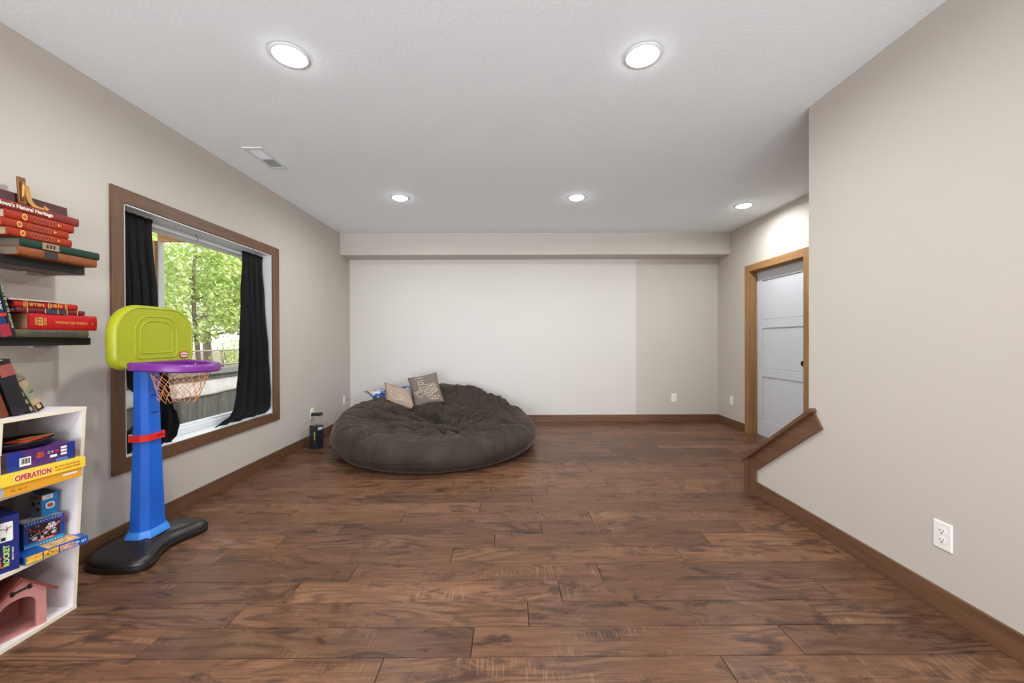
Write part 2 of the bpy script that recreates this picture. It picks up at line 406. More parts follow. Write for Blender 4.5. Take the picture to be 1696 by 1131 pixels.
def curtain(rows, npl, label, seed, nu=110, nv=90):
    rng = random.Random(seed); ph = [rng.uniform(0, 6.28) for _ in range(6)]
    zs = [q[0] for q in rows]
    def lerp(z, i):
        for a, c in zip(rows, rows[1:]):
            if a[0] >= z >= c[0]:
                f = (a[0]-z)/(a[0]-c[0]+1e-9); f = f*f*(3-2*f); return a[i]+(c[i]-a[i])*f
        return rows[-1][i]
    b = BM(); g = []
    z0, z1 = zs[0], zs[-1]
    for j in range(nv+1):
        v = j/nv; z = z0+(z1-z0)*(1-(1-v)**1.15); L = []
        y0, y1, xc, am = (lerp(z, i) for i in (1, 2, 3, 4))
        head = 1-min(1, (z0-z)/.05)
        for i in range(nu+1):
            uu = i/nu
            uu2 = uu + .012*math.sin(6*uu+ph[0]+2*v)
            yy = y0+(y1-y0)*uu2
            w_ = math.sin(2*PI*npl*uu+ph[1]+.8*math.sin(3*v+ph[2]))+.45*math.sin(2*PI*npl*1.9*uu+ph[3]+1.5*v)+.35*noise.noise(Vector((uu*6, v*5, seed)))
            w_ += head*.8*math.sin(2*PI*npl*3.1*uu)
            xx = xc + am*w_*.5 + .012*noise.noise(Vector((uu*3, v*9, seed+3)))*(v**2)
            zz_ = z + (.006*noise.noise(Vector((uu*14, seed, 0))) if j < 3 else 0)
            if v > .86: zz_ += .010*noise.noise(Vector((uu*9, v*14, seed+9)))*((v-.86)/.14)
            L.append(b.verts.new((xx, yy, max(zz_, WZ0+.009))))
        g.append(L)
    for A, B in zip(g, g[1:]):
        for i in range(nu): b.faces.new((A[i], A[i+1], B[i+1], B[i]))
    bmesh.ops.solidify(b, geom=list(b.faces), thickness=.0015)
    o = obj('curtain', b, m_curt, None, True, loc=(xc, (rows[0][1]+rows[0][2])/2, z1))
    return tag(o, label, 'curtain', 'curtains at the window')
# rows: z, y0, y1, x, amplitude
curtain([(1.998, 3.484, 3.778, -2.386, .012), (1.95, 3.488, 3.776, -2.386, .012), (1.60, 3.455, 3.778, -2.372, .034), (1.00, 3.385, 3.778, -2.352, .044), (.75, 3.335, 3.776, -2.342, .048),
         (.62, 3.29, 3.774, -2.335, .05), (.56, 3.25, 3.770, -2.330, .05), (.535, 3.15, 3.760, -2.325, .036), (.510, 3.06, 3.72, -2.322, .02)], 4.2,
        'right black curtain, full length, its hem puddled on the window sill', 3)
curtain([(2.002, 2.352, 2.615, -2.386, .012), (1.95, 2.354, 2.606, -2.386, .012), (1.46, 2.356, 2.628, -2.372, .030), (1.10, 2.358, 2.66, -2.36, .03), (.93, 2.40, 2.675, -2.352, .03), (.80, 2.49, 2.69, -2.345, .024), (.74, 2.51, 2.70, -2.342, .024),
         (.69, 2.45, 2.72, -2.338, .036), (.62, 2.37, 2.725, -2.335, .045), (.55, 2.356, 2.70, -2.33, .045), (.508, 2.358, 2.66, -2.325, .03)], 4.5,
        'left black curtain hanging behind the basketball hoop', 8)

# ------------------------------------------------------------------ recessed lights
k = NT('lamp_lens'); k.t.nodes.remove(k.b); em = k.n('ShaderNodeEmission'); em.inputs[0].default_value = (1, .99, .985, 1); em.inputs[1].default_value = LENS_POWER; k.l(em.outputs[0], k.o.inputs[0])
m_lens = k.m
LIGHTS = [(-1.121, 2.003, 'near left'), (.684, 2.003, 'near right'), (-1.121, 3.99, 'far left'), (.684, 3.99, 'far middle'), (2.55, 4.24, 'by the door'),
          (-1.121, .01, 0), (.684, .01, 0), (-1.121, -1.98, 0), (.684, -1.98, 0)]
LBL = {'near left': 'round white recessed ceiling light, nearer one, on the window side', 'near right': 'round white recessed ceiling light, nearer one, towards the right wall',
       'far left': 'small bright recessed ceiling light above the bean bag', 'far middle': 'recessed ceiling light in the middle of the far row',
       'by the door': 'recessed ceiling light with visible trim ring next to the door'}
for x, y, nm in LIGHTS:
    t = thing('ceiling_light', (x, y, HC), LBL.get(nm, 'recessed ceiling light outside the picture, %s, %s' % ('overhead' if y > -1 else 'behind the viewpoint', 'window side' if x < 0 else 'stair side')), 'light', 'recessed ceiling lights')
    b = BM(); lathe(b, [(.092, 0), (.092, -.003), (.086, -.006), (.075, -.007), (.072, -.005), (.072, 0)], (x, y, HC), 40, cap=False); obj('trim_ring', b, m_white, t, 40)
    b = BM(); lathe(b, [(.0715, -.004), (.070, -.010), (.060, -.0155), (.035, -.0185), (.0, -.0195)], (x, y, HC), 32, cap=False); obj('lens', b, m_lens, t, True)
    ld = bpy.data.lights.new('downlight', 'AREA'); ld.shape = 'DISK'; ld.size = .125; ld.energy = DOWN_POWER; ld.spread = math.radians(SPREAD); ld.color = (.945, .985, 1.0)
    lo = bpy.data.objects.new('downlight', ld); COL.objects.link(lo); lo.location = (x, y, HC-.0215)

# ceiling register
v = thing('ceiling_vent', (-1.94, 3.125, HC), 'white rectangular ceiling air register near the window wall', 'vent')
b = BM(); X0, X1, Y0, Y1 = -2.017, -1.864, 2.945, 3.306
for q in ((X0, X0+.028, Y0, Y1), (X1-.028, X1, Y0, Y1), (X0+.028, X1-.028, Y0, Y0+.03), (X0+.028, X1-.028, Y1-.03, Y1), (X0+.028, X1-.028, 3.118, 3.136)):
    box(b, q[0], q[1], q[2], q[3], HC-.007, HC)
obj('vent_frame', b, m_white, v)
obj('duct_backing', bx(X0+.028, X1-.028, Y0+.03, Y1-.03, HC-.0012, HC), plain('duct_grey', (120, 117, 112), .7), v)
for i in range(22):
    far = i >= 11; yy = Y0+.034+(i*.0138 if not far else .155+.016+(i-11)*.0125)
    b = BM(); a = .55 if not far else -.55
    prism(b, [(X0+.028, yy, HC-.0065), (X0+.028, yy+.0007, HC-.0065), (X0+.028, yy+.0007+.005*(1 if far else -1), HC-.001), (X0+.028, yy+.005*(1 if far else -1), HC-.001)], (X1-X0-.056, 0, 0))
    obj('slat', b, m_white, v)

# outlets
def outlet(M, label, duplex=True, plugs=False, w=.074, h=.12):
    """M: origin at plate centre on wall, x right, y up, z out of the wall"""
    t = thing('wall_outlet', M.translation, label, 'outlet', 'white wall outlets')
    b = BM(); pts = rrect(w, h, .003, 3); pin = rrect(w-.008, h-.008, .003, 3)
    loft(b, [[M @ Vector((p[0], p[1], 0)) for p in pts], [M @ Vector((p[0], p[1], .003)) for p in pts], [M @ Vector((p[0], p[1], .0055)) for p in pin]])
    obj('cover_plate', b, m_plate, t)
    if duplex:
        for s in (-1, 1):
            cy = s*.0195
            b = BM(); pp = [(.0168*math.cos(a), max(-.0125, min(.0125, .0165*math.sin(a)))) for a in [2*PI*i/28 for i in range(28)]]
            prism(b, [(p[0], cy+p[1], .0045) for p in pp], (0, 0, .0028), M); r_ = obj('receptacle', b, m_plate, t)
            b = BM()
            box(b, -.0078, -.0056, cy-.001, cy+.008, .0070, .0076, M); box(b, .0056, .0076, cy+.000, cy+.007, .0070, .0076, M)
            prism(b, [(.003*math.cos(a), cy-.0075+.003*math.sin(a), .0070) for a in [2*PI*i/10 for i in range(10)]], (0, 0, .0006), M)
            obj('slots', b, m_dark, r_)
        b = BM(); lathe(b, [(.003, .005), (.003, .0066), (.0, .0068)], (0, 0, 0), 12, M, cap=False); obj('screw', b, m_plate, t)
    else:
        obj('insert', bx(-.0165, .0165, -.033, .033, .005, .0075, M, bev=.001), m_plate, t)
    return t
outlet(frame((XN, 1.6845, .334), (0, -1, 0), (0, 0, 1)), 'white duplex outlet low on the near right wall')
outlet(frame((2.3705, YB, .345), (1, 0, 0), (0, 0, 1)), 'white duplex outlet on the far wall, right of the paler paint')
outlet(frame((XR, 5.286, .356), (0, -1, 0), (0, 0, 1)), 'white blank wall plate beside the door', duplex=False)
outlet(frame((XL, 4.547, .342), (0, 1, 0), (0, 0, 1)), 'white outlet behind the small black box with a black plug in it')
outlet(frame((XL, 5.426, .362), (0, 1, 0), (0, 0, 1)), 'white outlet in the far left corner behind the bean bag')

# ------------------------------------------------------------------ books
def book(o, xd, yd, L, W, Th, cov, label, page=(196, 180, 152), group=None, hard=True, rough=.5, name='book', ct=.003, spine_r=.006):
    """local: x along the spine, y from the spine inwards, z thickness"""
    M = frame(o, xd, yd)
    t = thing(name, Vector(o), label, 'book', group)
    mc = cov if not isinstance(cov, tuple) else plain('book_cloth_%d_%d_%d' % cov, tuple(int(v_*.86) for v_ in cov), max(rough, .55), var=.12, scale=30, bump=.3, bscale=400, spec=.22)
    b = BM()
    n_ = 6; sp = []
    for i in range(n_+1):
        a = PI*i/n_; sp.append((-spine_r*math.sin(a), Th/2-Th/2*math.cos(a)))
    inner = [(y_+ct if 0 < i < n_ else y_, z_) for i, (y_, z_) in enumerate(sp)]
    poly = sp + [(W, Th), (W, Th-ct), (ct*1.2, Th-ct)] + [(ct*1.2, ct), (W, ct), (W, 0)]
    prism(b, [(0, p[0], p[1]) for p in poly], (L, 0, 0), M); bmesh.ops.recalc_face_normals(b, faces=b.faces)
    obj('cover', b, mc, t, 35)
    pgm = plain('paper_%d_%d_%d' % page, page, .8, var=.1, scale=300)
    g = .004 if hard else .0005
    obj('pages', bx(g, L-g, ct*1.2+.0005, W-g, ct+.0002, Th-ct-.0002, M), pgm, t)
    S = M @ Matrix(((1, 0, 0, 0), (0, 0, -1, -spine_r-.0004), (0, 1, 0, Th/2), (0, 0, 0, 1)))   # spine plane: x along, y up, z outwards
    return t, M, S, Th
def band(t, S, x0, x1, h, m, name='spine_band', z=0): return card(name, x1-x0, h, m, S, t, x=(x0+x1)/2, t=.0008, lift=z)
def scrawl(F0, cx, cy, w_, h_, m, t, seed, name='lettering', gap=.62, thick=.16, z=.0005):
    """a line of small printed characters too worn or blurred to read"""
    rng = random.Random(seed); b = BM(); x = cx-w_/2; cw = h_*gap; st = h_*thick
    while x+cw*.8 <= cx+w_/2+1e-6:
        if w_/cw < 6 or rng.random() > .13:
            hh = h_*rng.uniform(.7, 1); y0 = cy-hh/2; box(b, x, x+st, y0, y0+hh, z, z+.0003, F0)
            for q in range(rng.randint(1, 3)):
                yy = y0+hh*rng.choice((0, .44, .84)); box(b, x+st, x+cw*.72, yy, yy+st*.8, z, z+.0003, F0)
            if rng.random() > .5: box(b, x+cw*.60, x+cw*.60+st, y0+hh*rng.choice((0, .4)), y0+hh*rng.choice((.7, 1)), z, z+.0003, F0)
        x += cw
    return obj(name, b, m, t)
m_gold = plain('gold_foil', (226, 178, 92), .35, .4)
m_cream = plain('cream_print', (226, 214, 190), .6)
m_blk = plain('black_print', (28, 26, 26), .5)
m_wht = plain('white_print', (232, 230, 226), .5)
m_redp = plain('red_print', (196, 34, 30), .5)
def flat(y0, y1, z0, z1, cov, label, X=-2.09, W=.21, **k):
    return book((X-.006, y0, z0+.0003), (0, 1, 0), (-1, 0, 0), y1-y0, W, z1-z0-.0006, cov, label, **k)
G1 = 'books stacked on the upper black shelf'
S1T = 1.566
t, M, S, h = flat(1.668, 1.983, S1T, 1.604, (150, 84, 46), 'large brown leather book with a black spine label, bottom of the upper stack', group=G1, page=(110, 98, 84))
band(t, S, .092, .142, h*.8, plain('label_black', (36, 32, 34), .5), 'spine_label')
t, M, S, h = flat(1.677, 1.995, 1.604, 1.641, (34, 62, 50), 'dark green book with a tan spine label, second from the bottom of the upper stack', group=G1, page=(96, 86, 76))
lb = band(t, S, .075, .14, h*.82, plain('label_tan', (150, 120, 92), .6), 'spine_label')
for i in range(3): band(lb, S, .09+i*.013, .097+i*.013, h*.45, m_blk, 'lettering', .001)
RB = (172, 54, 26)
def rings_(t, S, h, x0, n_, st):
    b = BM()
    for i in range(n_):
        for q in range(10):
            a0 = 2*PI*q/10; a1 = 2*PI*(q+1)/10; cx = x0+i*st; rx, ry = st*.55, h*.36
            p = [Vector((cx+rx*math.cos(a_)*s_, ry*math.sin(a_)*s_, .0006)) for a_, s_ in ((a0, 1), (a1, 1), (a1, .86), (a0, .86))]
            b.faces.new([b.verts.new(S @ v_) for v_ in p])
    obj('spine_tracery', b, plain('faded_print', (150, 104, 84), .6), t)
    b = BM(); prism(b, [(x0-.035+.0095*math.cos(2*PI*i/20), h*.38*math.sin(2*PI*i/20), .0004) for i in range(20)], (0, 0, .0005), S); e = obj('gold_emblem', b, m_gold, t)
    b = BM(); prism(b, [(x0-.035+.006*math.cos(2*PI*i/20), h*.24*math.sin(2*PI*i/20), .0009) for i in range(20)], (0, 0, .0004), S); obj('emblem_centre', b, plain('emblem_red', (170, 70, 40), .6), e)
t, M, S, h = flat(1.632, 1.870, 1.641, 1.676, RB, 'orange-red book resting on the dark green one, lowest of three alike', group=G1, page=(160, 138, 112))
rings_(t, S, h, .085, 7, .0125); scrawl(S, .192, 0, .026, h*.55, m_gold, t, 31, gap=.8); scrawl(S, .022, 0, .007, h*.45, m_gold, t, 35)
t, M, S, h = flat(1.616, 1.857, 1.676, 1.711, RB, 'orange-red book in the middle of three alike in the upper stack', group=G1, page=(160, 138, 112))
rings_(t, S, h, .090, 7, .0125); scrawl(S, .194, 0, .026, h*.55, m_gold, t, 31, gap=.8)
t, M, S, h = flat(1.626, 1.880, 1.711, 1.749, (176, 50, 26), 'orange-red book just below the maroon one in the upper stack', group=G1, page=(178, 166, 150))
rings_(t, S, h, .098, 7, .0125); scrawl(S, .200, 0, .026, h*.55, m_gold, t, 31, gap=.8)
t, M, S, h = flat(1.545, 1.902, 1.749, 1.786, (140, 54, 48), "maroon book titled Iowa's Natural Heritage, top of the upper stack", group=G1)
text("Iowa's Natural Heritage", h*.62, m_cream, S @ Matrix.Translation((.155, 0, .0005)), t, width=.185, bold=.0006)
# maroon plaque with a brass hook leaning behind the stack
t = thing('hook_plaque', (-2.27, 1.85, 1.787), 'dark maroon board with a brass swan-necked hook leaning above the upper books', 'plaque')
b = BM(); box(b, -.135, .148, 0, .083, 0, .012, frame((-2.262, 1.85, 1.788), (0, 1, 0), (-.08, 0, 1)), bev=.001); obj('board', b, plain('maroon_board', (72, 26, 30), .45, var=.15, scale=20), t)
Mh = frame((-2.242, 1.79, 1.80), (0, 1, 0), (-.05, 0, 1))
b = BM()
hk = [(.030, .118), (.034, .09), (.036, .065), (.042, .045), (.055, .032), (.075, .026), (.095, .030)]
wdt = [.009, .010, .010, .010, .008, .007, .004]
Lp, Rp = [], []
for i, p in enumerate(hk):
    p = Vector((*p, 0)); tn = Vector((*hk[min(i+1, 6)], 0))-Vector((*hk[max(i-1, 0)], 0)); tn.normalize(); s_ = Vector((-tn.y, tn.x, 0)); Lp.append(p+s_*wdt[i]); Rp.append(p-s_*wdt[i])
tip = [Vector((.092, .048, 0)), Vector((.118, .034, 0)), Vector((.100, .022, 0))]
for i in range(6):
    for q in (0,): prism(b, [Lp[i], Rp[i], Rp[i+1], Lp[i+1]], (0, 0, .006), Mh)
prism(b, tip, (0, 0, .006), Mh)
m_brass = plain('brass', (206, 152, 84), .32, .75)
obj('brass_hook', b, m_brass, t)
b = BM(); box(b, 0, .030, .028, .150, -.004, .004, Mh, bev=.002); obj('hook_backplate', b, plain('brass_dark', (132, 92, 58), .4, .5), t)
b = BM(); tube(b, [Mh @ Vector(p) for p in ((.012, .04, .006), (.010, .07, .014), (.011, .11, .014), (.016, .13, .006))], .005, 8); obj('hook_arm', b, m_brass, t, True)
b = BM(); box(b, -2.25, -2.235, 1.55, 1.56, 1.78, 1.79); b.free()

# shelves
def wshelf(y1, z0, z1, label):
    t = thing('floating_shelf', (XL, y1-.3, z0), label, 'shelf', 'black floating shelves')
    obj('shelf_board', bx(XL+.001, -2.15, y1-.60, y1, z0, z1, bev=.0015), plain('black_brown_laminate', (24, 19, 19), .55, var=.15, scale=20), t)
    obj('under_panel', bx(XL+.004, -2.16, y1-.59, y1-.006, z0-.0015, z0), plain('grey_underside', (112, 104, 98), .7), t)
    obj('wall_bracket', bx(XL+.001, XL+.03, y1-.13, y1-.065, z0-.012, z0-.0015), plain('grey_bracket', (150, 143, 135), .5), t)
wshelf(1.98, 1.527, S1T, 'upper black floating shelf under the tall book stack')
wshelf(2.005, 1.176, 1.212, 'lower black floating shelf holding the reference book')
G2 = 'books on the lower black shelf'
t, M, S, h = flat(1.643, 1.950, 1.212, 1.247, (98, 90, 70), 'olive grey book titled THE 1948 BOMB, lying flat at the bottom of the lower shelf', X=-2.10, group=G2, page=(150, 130, 104))
text('THE 1948 BOMB', h*.62, plain('faded_teal_print', (46, 66, 76), .6), S @ Matrix.Translation((.165, 0, .0005)), t, width=.185)
t, M, S, h = flat(1.711, 1.990, 1.247, 1.320, (200, 26, 32), "thick bright red PHYSICIANS' DESK REFERENCE book", X=-2.10, group=G2, page=(178, 140, 102), rough=.4)
text("PHYSICIANS' DESK REFERENCE", .017, m_gold, S @ Matrix.Translation((.165, -.003, .0005)), t, width=.135); 
scrawl(S, .262, -.003, .016, .016, m_gold, t, 12)
for sx in (-1, 1):
    b = BM()
    for q in range(3):
        for rr_ in (-.8, .8): box(b, -.0075, .0075, -.0013, .0013, .0004, .0008, S @ Matrix.Translation((.040+sx*.0165, (q-1)*.0105, 0)) @ Matrix.Rotation(rr_, 4, 'Z'))
    obj('gold_ornament', b, m_gold, t)
card('number_tile', .016, .034, m_gold, S, t, x=.040, t=.0006); text('44', .022, plain('print_red_dark', (120, 50, 30), .5), S @ Matrix.Translation((.040, 0, .001)) @ Matrix.Rotation(PI/2, 4, 'Z'), t, width=.026)
t, M, S, h = flat(1.665, 1.934, 1.320, 1.3425, (116, 38, 44), 'thin dark red and navy banded book on top of the thick red one', X=-2.10, group=G2)
m_navy = plain('navy_label', (38, 42, 66), .5)
band(t, S, .105, .148, h, m_navy); band(t, S, .158, .185, h, m_navy)
for x_ in (.036, .102, .151, .188, .232): band(t, S, x_, x_+.003, h, m_gold, 'gold_line', .0006)
t, M, S, h = flat(1.660, 1.902, 1.3425, 1.371, (190, 34, 34), 'red book with gold lines across its spine, second from top on the lower shelf', X=-2.10, group=G2, page=(110, 72, 54))
for x_ in (.03, .036, .042, .120, .127, .187, .193): band(t, S, x_, x_+.0025, h*.95, m_gold, 'gold_line')
scrawl(S, .083, 0, .062, h*.62, m_gold, t, 3, gap=.55, thick=.13); scrawl(S, .155, 0, .046, h*.62, m_gold, t, 9, gap=.5, thick=.13)
t = thing('magazine', (-2.2, 1.73, 1.371), 'thin pale magazine on top of the lower shelf stack', 'magazine')
b = BM(); Mm = frame((-2.095, 1.64, 1.3715), (0, 1, 0), (-1, 0, .0)); box(b, 0, .175, 0, .19, 0, .006, Mm, bev=.0008); obj('pages', b, plain('magazine_paper', (186, 172, 164), .5, var=.2, scale=40), t)
card('cover_sheet', .17, .185, plain('magazine_cover', (150, 120, 118), .4, var=.4, scale=25), Mm, t, x=.088, y=.095, t=.0006, lift=.006)
# leaning books at the left end of the lower shelf
def lean(y, z, ang, L, W, Th, cov, label, X, **k):
    s_, c_ = math.sin(ang), math.cos(ang)
    return book((X, y, z), (0, s_, -c_), (-1, 0, 0), L, W, Th, cov, label, **k)
# frame: x runs down the spine, z = x cross y points towards smaller Y... the lower far corner sits at (y,z)
def leaner(yfoot, zfoot, ang, L, W, Th, cov, label, X, **k):
    """yfoot: far lower corner (largest Y) on the shelf; top leans towards smaller Y"""
    s_, c_ = math.sin(ang), math.cos(ang)
    dn = Vector((0, s_, -c_)); top = Vector((X, yfoot, zfoot+s_*Th)) - dn*L
    zz_ = dn.cross(Vector((-1, 0, 0)))      # thickness direction
    o = top if zz_.y < 0 else top - zz_*Th
    return book(o, dn, (-1, 0, 0), L, W, Th, cov, label, **k)
t, M, S, h = leaner(1.664, 1.2125, .20, .262, .19, .0165, (34, 42, 38), 'tall dark green book with pale lettering leaning against the flat stack', -2.10, group=G2)
scrawl(S, .12, 0, .21, h*.5, plain('pale_print', (186, 186, 150), .6), t, 5, gap=.75)
t, M, S, h = leaner(1.646, 1.2125, .20, .262, .19, .034, (40, 62, 116), 'tall blue and red book leaning at the left end of the lower shelf', -2.10, group=G2)
band(t, S, .165, .178, h, m_redp); band(t, S, .210, .262, h, plain('crimson_band', (150, 24, 44), .5)); text('COOK', .024, m_wht, S @ Matrix.Translation((.125, 0, .0005)), t, width=.055)
# ------------------------------------------------------------------ cube organiser
KL = .0547; XF = -1.948; XBK = -2.236
cub = thing('cube_organizer', (-2.09, 1.46, 0), 'white laminate cube shelf unit slanting slightly, with games in it', 'shelving')
m_lam = plain('white_laminate', (232, 226, 228), .45, var=.015)
m_lamE = plain('laminate_edge', (232, 220, 200), .5, var=.02)
def sh(bm):
    for v_ in bm.verts: v_.co.y += KL*v_.co.z
    return bm
def lam(name, x0, x1, y0, y1, z0, z1):
    b = BM(); box(b, x0, x1, y0, y1, z0, z1); sh(b)
    b.normal_update()
    for f in b.faces:
        if f.normal.x > .9: f.material_index = 1
    return obj(name, b, [m_lam, m_lamE], cub)
E1 = 1.7485; E0 = E1-.602; tk = .0155
lam('top_board', XBK, XF, E0, E1, .8945-tk, .8945)
lam('bottom_board', XBK, XF, E0, E1, 0, tk)
ZS = [tk, .285, .300, .587, .602, .8945-tk]
lam('side_panel', XBK, XF-.001, E1-tk, E1-.0005, tk, .8945-tk); lam('side_panel', XBK, XF-.001, E0+.0005, E0+tk, tk, .8945-tk)
ym = (E0+E1)/2
lam('divider', XBK, XF-.001, ym-tk/2, ym+tk/2, tk, .8945-tk)
for a_, c_ in ((ym+tk/2, E1-tk), (E0+tk, ym-tk/2)):
    lam('shelf_board', XBK, XF-.001, a_, c_, .2835, .2985); lam('shelf_board', XBK, XF-.001, a_, c_, .585, .600)
b = BM(); box(b, XBK-.003, XBK, E0, E1, 0, .8945); sh(b); obj('back_panel', b, plain('back_board', (150, 138, 128), .7), cub)
TOPZ, R1, R2, R3 = .8948, .6003, .2988, .0158
# books leaning on top of the unit
G3 = 'books leaning on top of the cube shelf'
t, M, S, h = leaner(1.680, TOPZ, .46, .19, .135, .030, (206, 180, 140), 'tan and green illustrated paperback leaning at the end of the row on the white unit', -2.0, group=G3, hard=False, page=(178, 160, 130), ct=.0012, spine_r=.001)
mm = plain('cover_art_green', (136, 138, 112), .5, var=.35, scale=40)
card('cover_art', .062, h*.95, mm, S, t, x=.10, t=.0005); card('cover_art', .035, h*.7, mm, S, t, x=.022, y=.004, t=.0005); card('cover_line', .003, h*.9, m_blk, S, t, x=.04, t=.0008); card('cover_line', .003, h*.6, m_blk, S, t, x=.10, y=.004, t=.0009)
card('cover_foot', .03, h*.9, m_blk, S, t, x=.172, t=.0006); card('cover_face', .02, h*.5, plain('art_tan', (200, 150, 104), .5), S, t, x=.168, t=.0012, r=.006)
t, M, S, h = leaner(1.640, TOPZ, .40, .185, .135, .016, (58, 54, 44), 'thin black and grey book leaning between the thick black book and the tan paperback', -2.0, group=G3, page=(130, 120, 100))
for i in range(5): card('grey_patch', .018, h*.5, plain('grey_patch', (150, 142, 122), .6), S, t, x=.03+i*.034, t=.0005)
t, M, S, h = leaner(1.612, TOPZ, .27, .226, .17, .052, (42, 40, 44), 'thick black book with a red square spine label leaning on the white unit', -1.985, group=G3, page=(206, 190, 130))
card('spine_label', .048, h*.86, plain('label_brick', (150, 74, 68), .6), S, t, x=.04, t=.0006)
t, M, S, h = leaner(1.548, TOPZ, .27, .20, .15, .034, (130, 66, 40), 'rust brown leather book leaning behind the thick black book', -1.985, group=G3)

# games
def gbox(name, label, cat, M, L, W, H, mat, bev=.0008, group=None):
    t = thing(name, M.translation, label, cat, group); obj('carton', bx(0, L, -W, 0, 0, H, M, bev=bev), mat, t)
    F_ = M @ Matrix(((1, 0, 0, L/2), (0, 0, -1, -W-.0003), (0, 1, 0, H/2), (0, 0, 0, 1)))   # not used for fronts facing +x local -y
    return t, F_
def gameframe(p0, p1, z):      # front face bottom edge from p0 to p1 (world xy); local x along it, local y inwards (towards -X), z up
    d_ = Vector((p1[0]-p0[0], p1[1]-p0[1], 0)); L = d_.length; d_.normalize(); yv = Vector((-d_.y, d_.x, 0))
    return frame((p0[0], p0[1], z), d_, yv), L
def game(name, label, p0, p1, z, depth, H, mat, group=None, taper=0):
    M, L = gameframe(p0, p1, z); t = thing(name, M.translation, label, 'game', group)
    obj('carton', bx(0, L, 0, depth, 0, H, M, bev=.0008), mat, t)
    F_ = M @ Matrix(((1, 0, 0, L/2), (0, 0, -1, -.0002), (0, 1, 0, H/2), (0, 0, 0, 1)))
    return t, M, F_, L
GB = 'boxed games in the cube shelf'
zl = R1
t, M, F_, L = game('board_game', 'yellow OPERATION game box sticking out of the top cubby', (-1.927, 1.455), (-1.895, 1.725), zl, .262, .052, plain('operation_base', (224, 158, 40), .45, var=.04), GB)
card('base_notch', .028, .046, plain('grey_end', (176, 172, 170), .5), F_, t, x=-L/2+.015, t=.0004)
scrawl(F_, -.062, -.008, .052, .008, m_blk, t, 52, gap=.85, thick=.14)
card('small_print_label', .05, .008, m_wht, F_, t, x=.095, y=-.001, t=.0005)
Ml, Ll = gameframe((-1.922, 1.452), (-1.888, 1.735), zl+.040)
obj('lid', bx(0, Ll, 0, .27, 0, .043, Ml, bev=.0008), plain('operation_yellow', (240, 206, 62), .4, var=.03), t)
Fl = Ml @ Matrix(((1, 0, 0, Ll/2), (0, 0, -1, -.0002), (0, 1, 0, .0215), (0, 0, 0, 1)))
text('OPERATION', .031, m_wht, Fl @ Matrix.Translation((-.030, 0, .0003)), t, 'lettering_outline', width=.114, bold=.0022)
l_ = text('OPERATION', .030, m_redp, Fl @ Matrix.Translation((-.030, 0, .0008)), t, width=.110, bold=.0010)
text('BE THE DOCTOR IN', .0105, m_redp, Fl @ Matrix.Translation((.078, .007, .0004)), t, width=.083); text('THIS CLASSIC GAME!', .0105, m_redp, Fl @ Matrix.Translation((.080, -.006, .0004)), t, width=.085)
zp = zl+.0835
t, M, F_, L = game('purple_game_box', 'purple and blue game box with a barcode, on top of the yellow box', (-1.950, 1.492), (-1.918, 1.722), zp, .20, .073, plain('game_purple', (76, 42, 104), .4, var=.25, scale=60), GB)
mb = plain('game_blue', (22, 48, 132), .4, var=.08)
card('blue_end', .046, .0725, mb, F_, t, x=-L/2+.040, t=.0005); card('blue_end', .022, .0725, mb, F_, t, x=L/2-.016, t=.0005)
card('end_flap', .017, .072, plain('flap_dark', (58, 36, 40), .5, var=.4, scale=60), F_, t, x=-L/2+.009, t=.0006)
bc = card('barcode_label', .034, .034, m_wht, F_, t, x=-.045, y=-.006, t=.0006)
for i in range(9): card('barcode_bar', .0009+.0009*(i % 3), .022, m_blk, F_, bc, x=-.057+i*.003, y=-.004, t=.0009)
card('picture_patch', .024, .024, plain('game_art_red', (170, 62, 54), .5, var=.6, scale=120), F_, t, x=.0, y=.008, t=.0006, r=.006)
text('C E', .013, m_wht, F_ @ Matrix.Translation((.032, .010, .0006)), t); card('warning_label', .022, .010, m_wht, F_, t, x=.042, y=-.008, t=.0006)
card('red_oval', .012, .009, m_redp, F_, t, x=.052, y=.011, t=.0007, r=.004)
for i in range(3): card('info_strip', .020, .009, m_wht, F_, t, x=.076, y=.020-i*.0135, t=.0006)
card('blue_corner', .05, .012, plain('light_blue', (70, 110, 190), .4), F_, t, x=.075, y=-.029, t=.0004)
# black tray toy
zt = zp+.0735
t = thing('round_toy_tray', (-2.06, 1.60, zt), 'round black plastic tray with an orange-red card, on top of the purple box', 'toy')
b = BM(); Mt = Matrix.Translation((-2.045, 1.612, zt+.001)) @ Matrix.Diagonal((.86, 1.0, 1, 1))
lathe(b, [(.085, 0), (.112, .008), (.118, .026), (.116, .030), (.110, .026), (.10, .012), (0, .009)], (0, 0, 0), 40, Mt, cap=False); obj('tray', b, plain('glossy_black', (22, 20, 22), .22), t, True)
b = BM(); box(b, -.045, .03, -.055, .06, .026, .030, Mt @ Matrix.Translation((.045, .02, 0)) @ Matrix.Rotation(.3, 4, 'Z')); obj('orange_card', b, plain('orange_red', (226, 74, 40), .4), t)
b = BM(); box(b, -.01, .012, -.05, .06, .032, .036, Mt @ Matrix.Translation((.045, .035, 0)) @ Matrix.Rotation(-.15, 4, 'Z')); obj('tan_strip', b, plain('tan_strip', (176, 130, 84), .5), t)
# row 2
mblue = plain('puzzle_blue', (20, 120, 190), .4, var=.05)
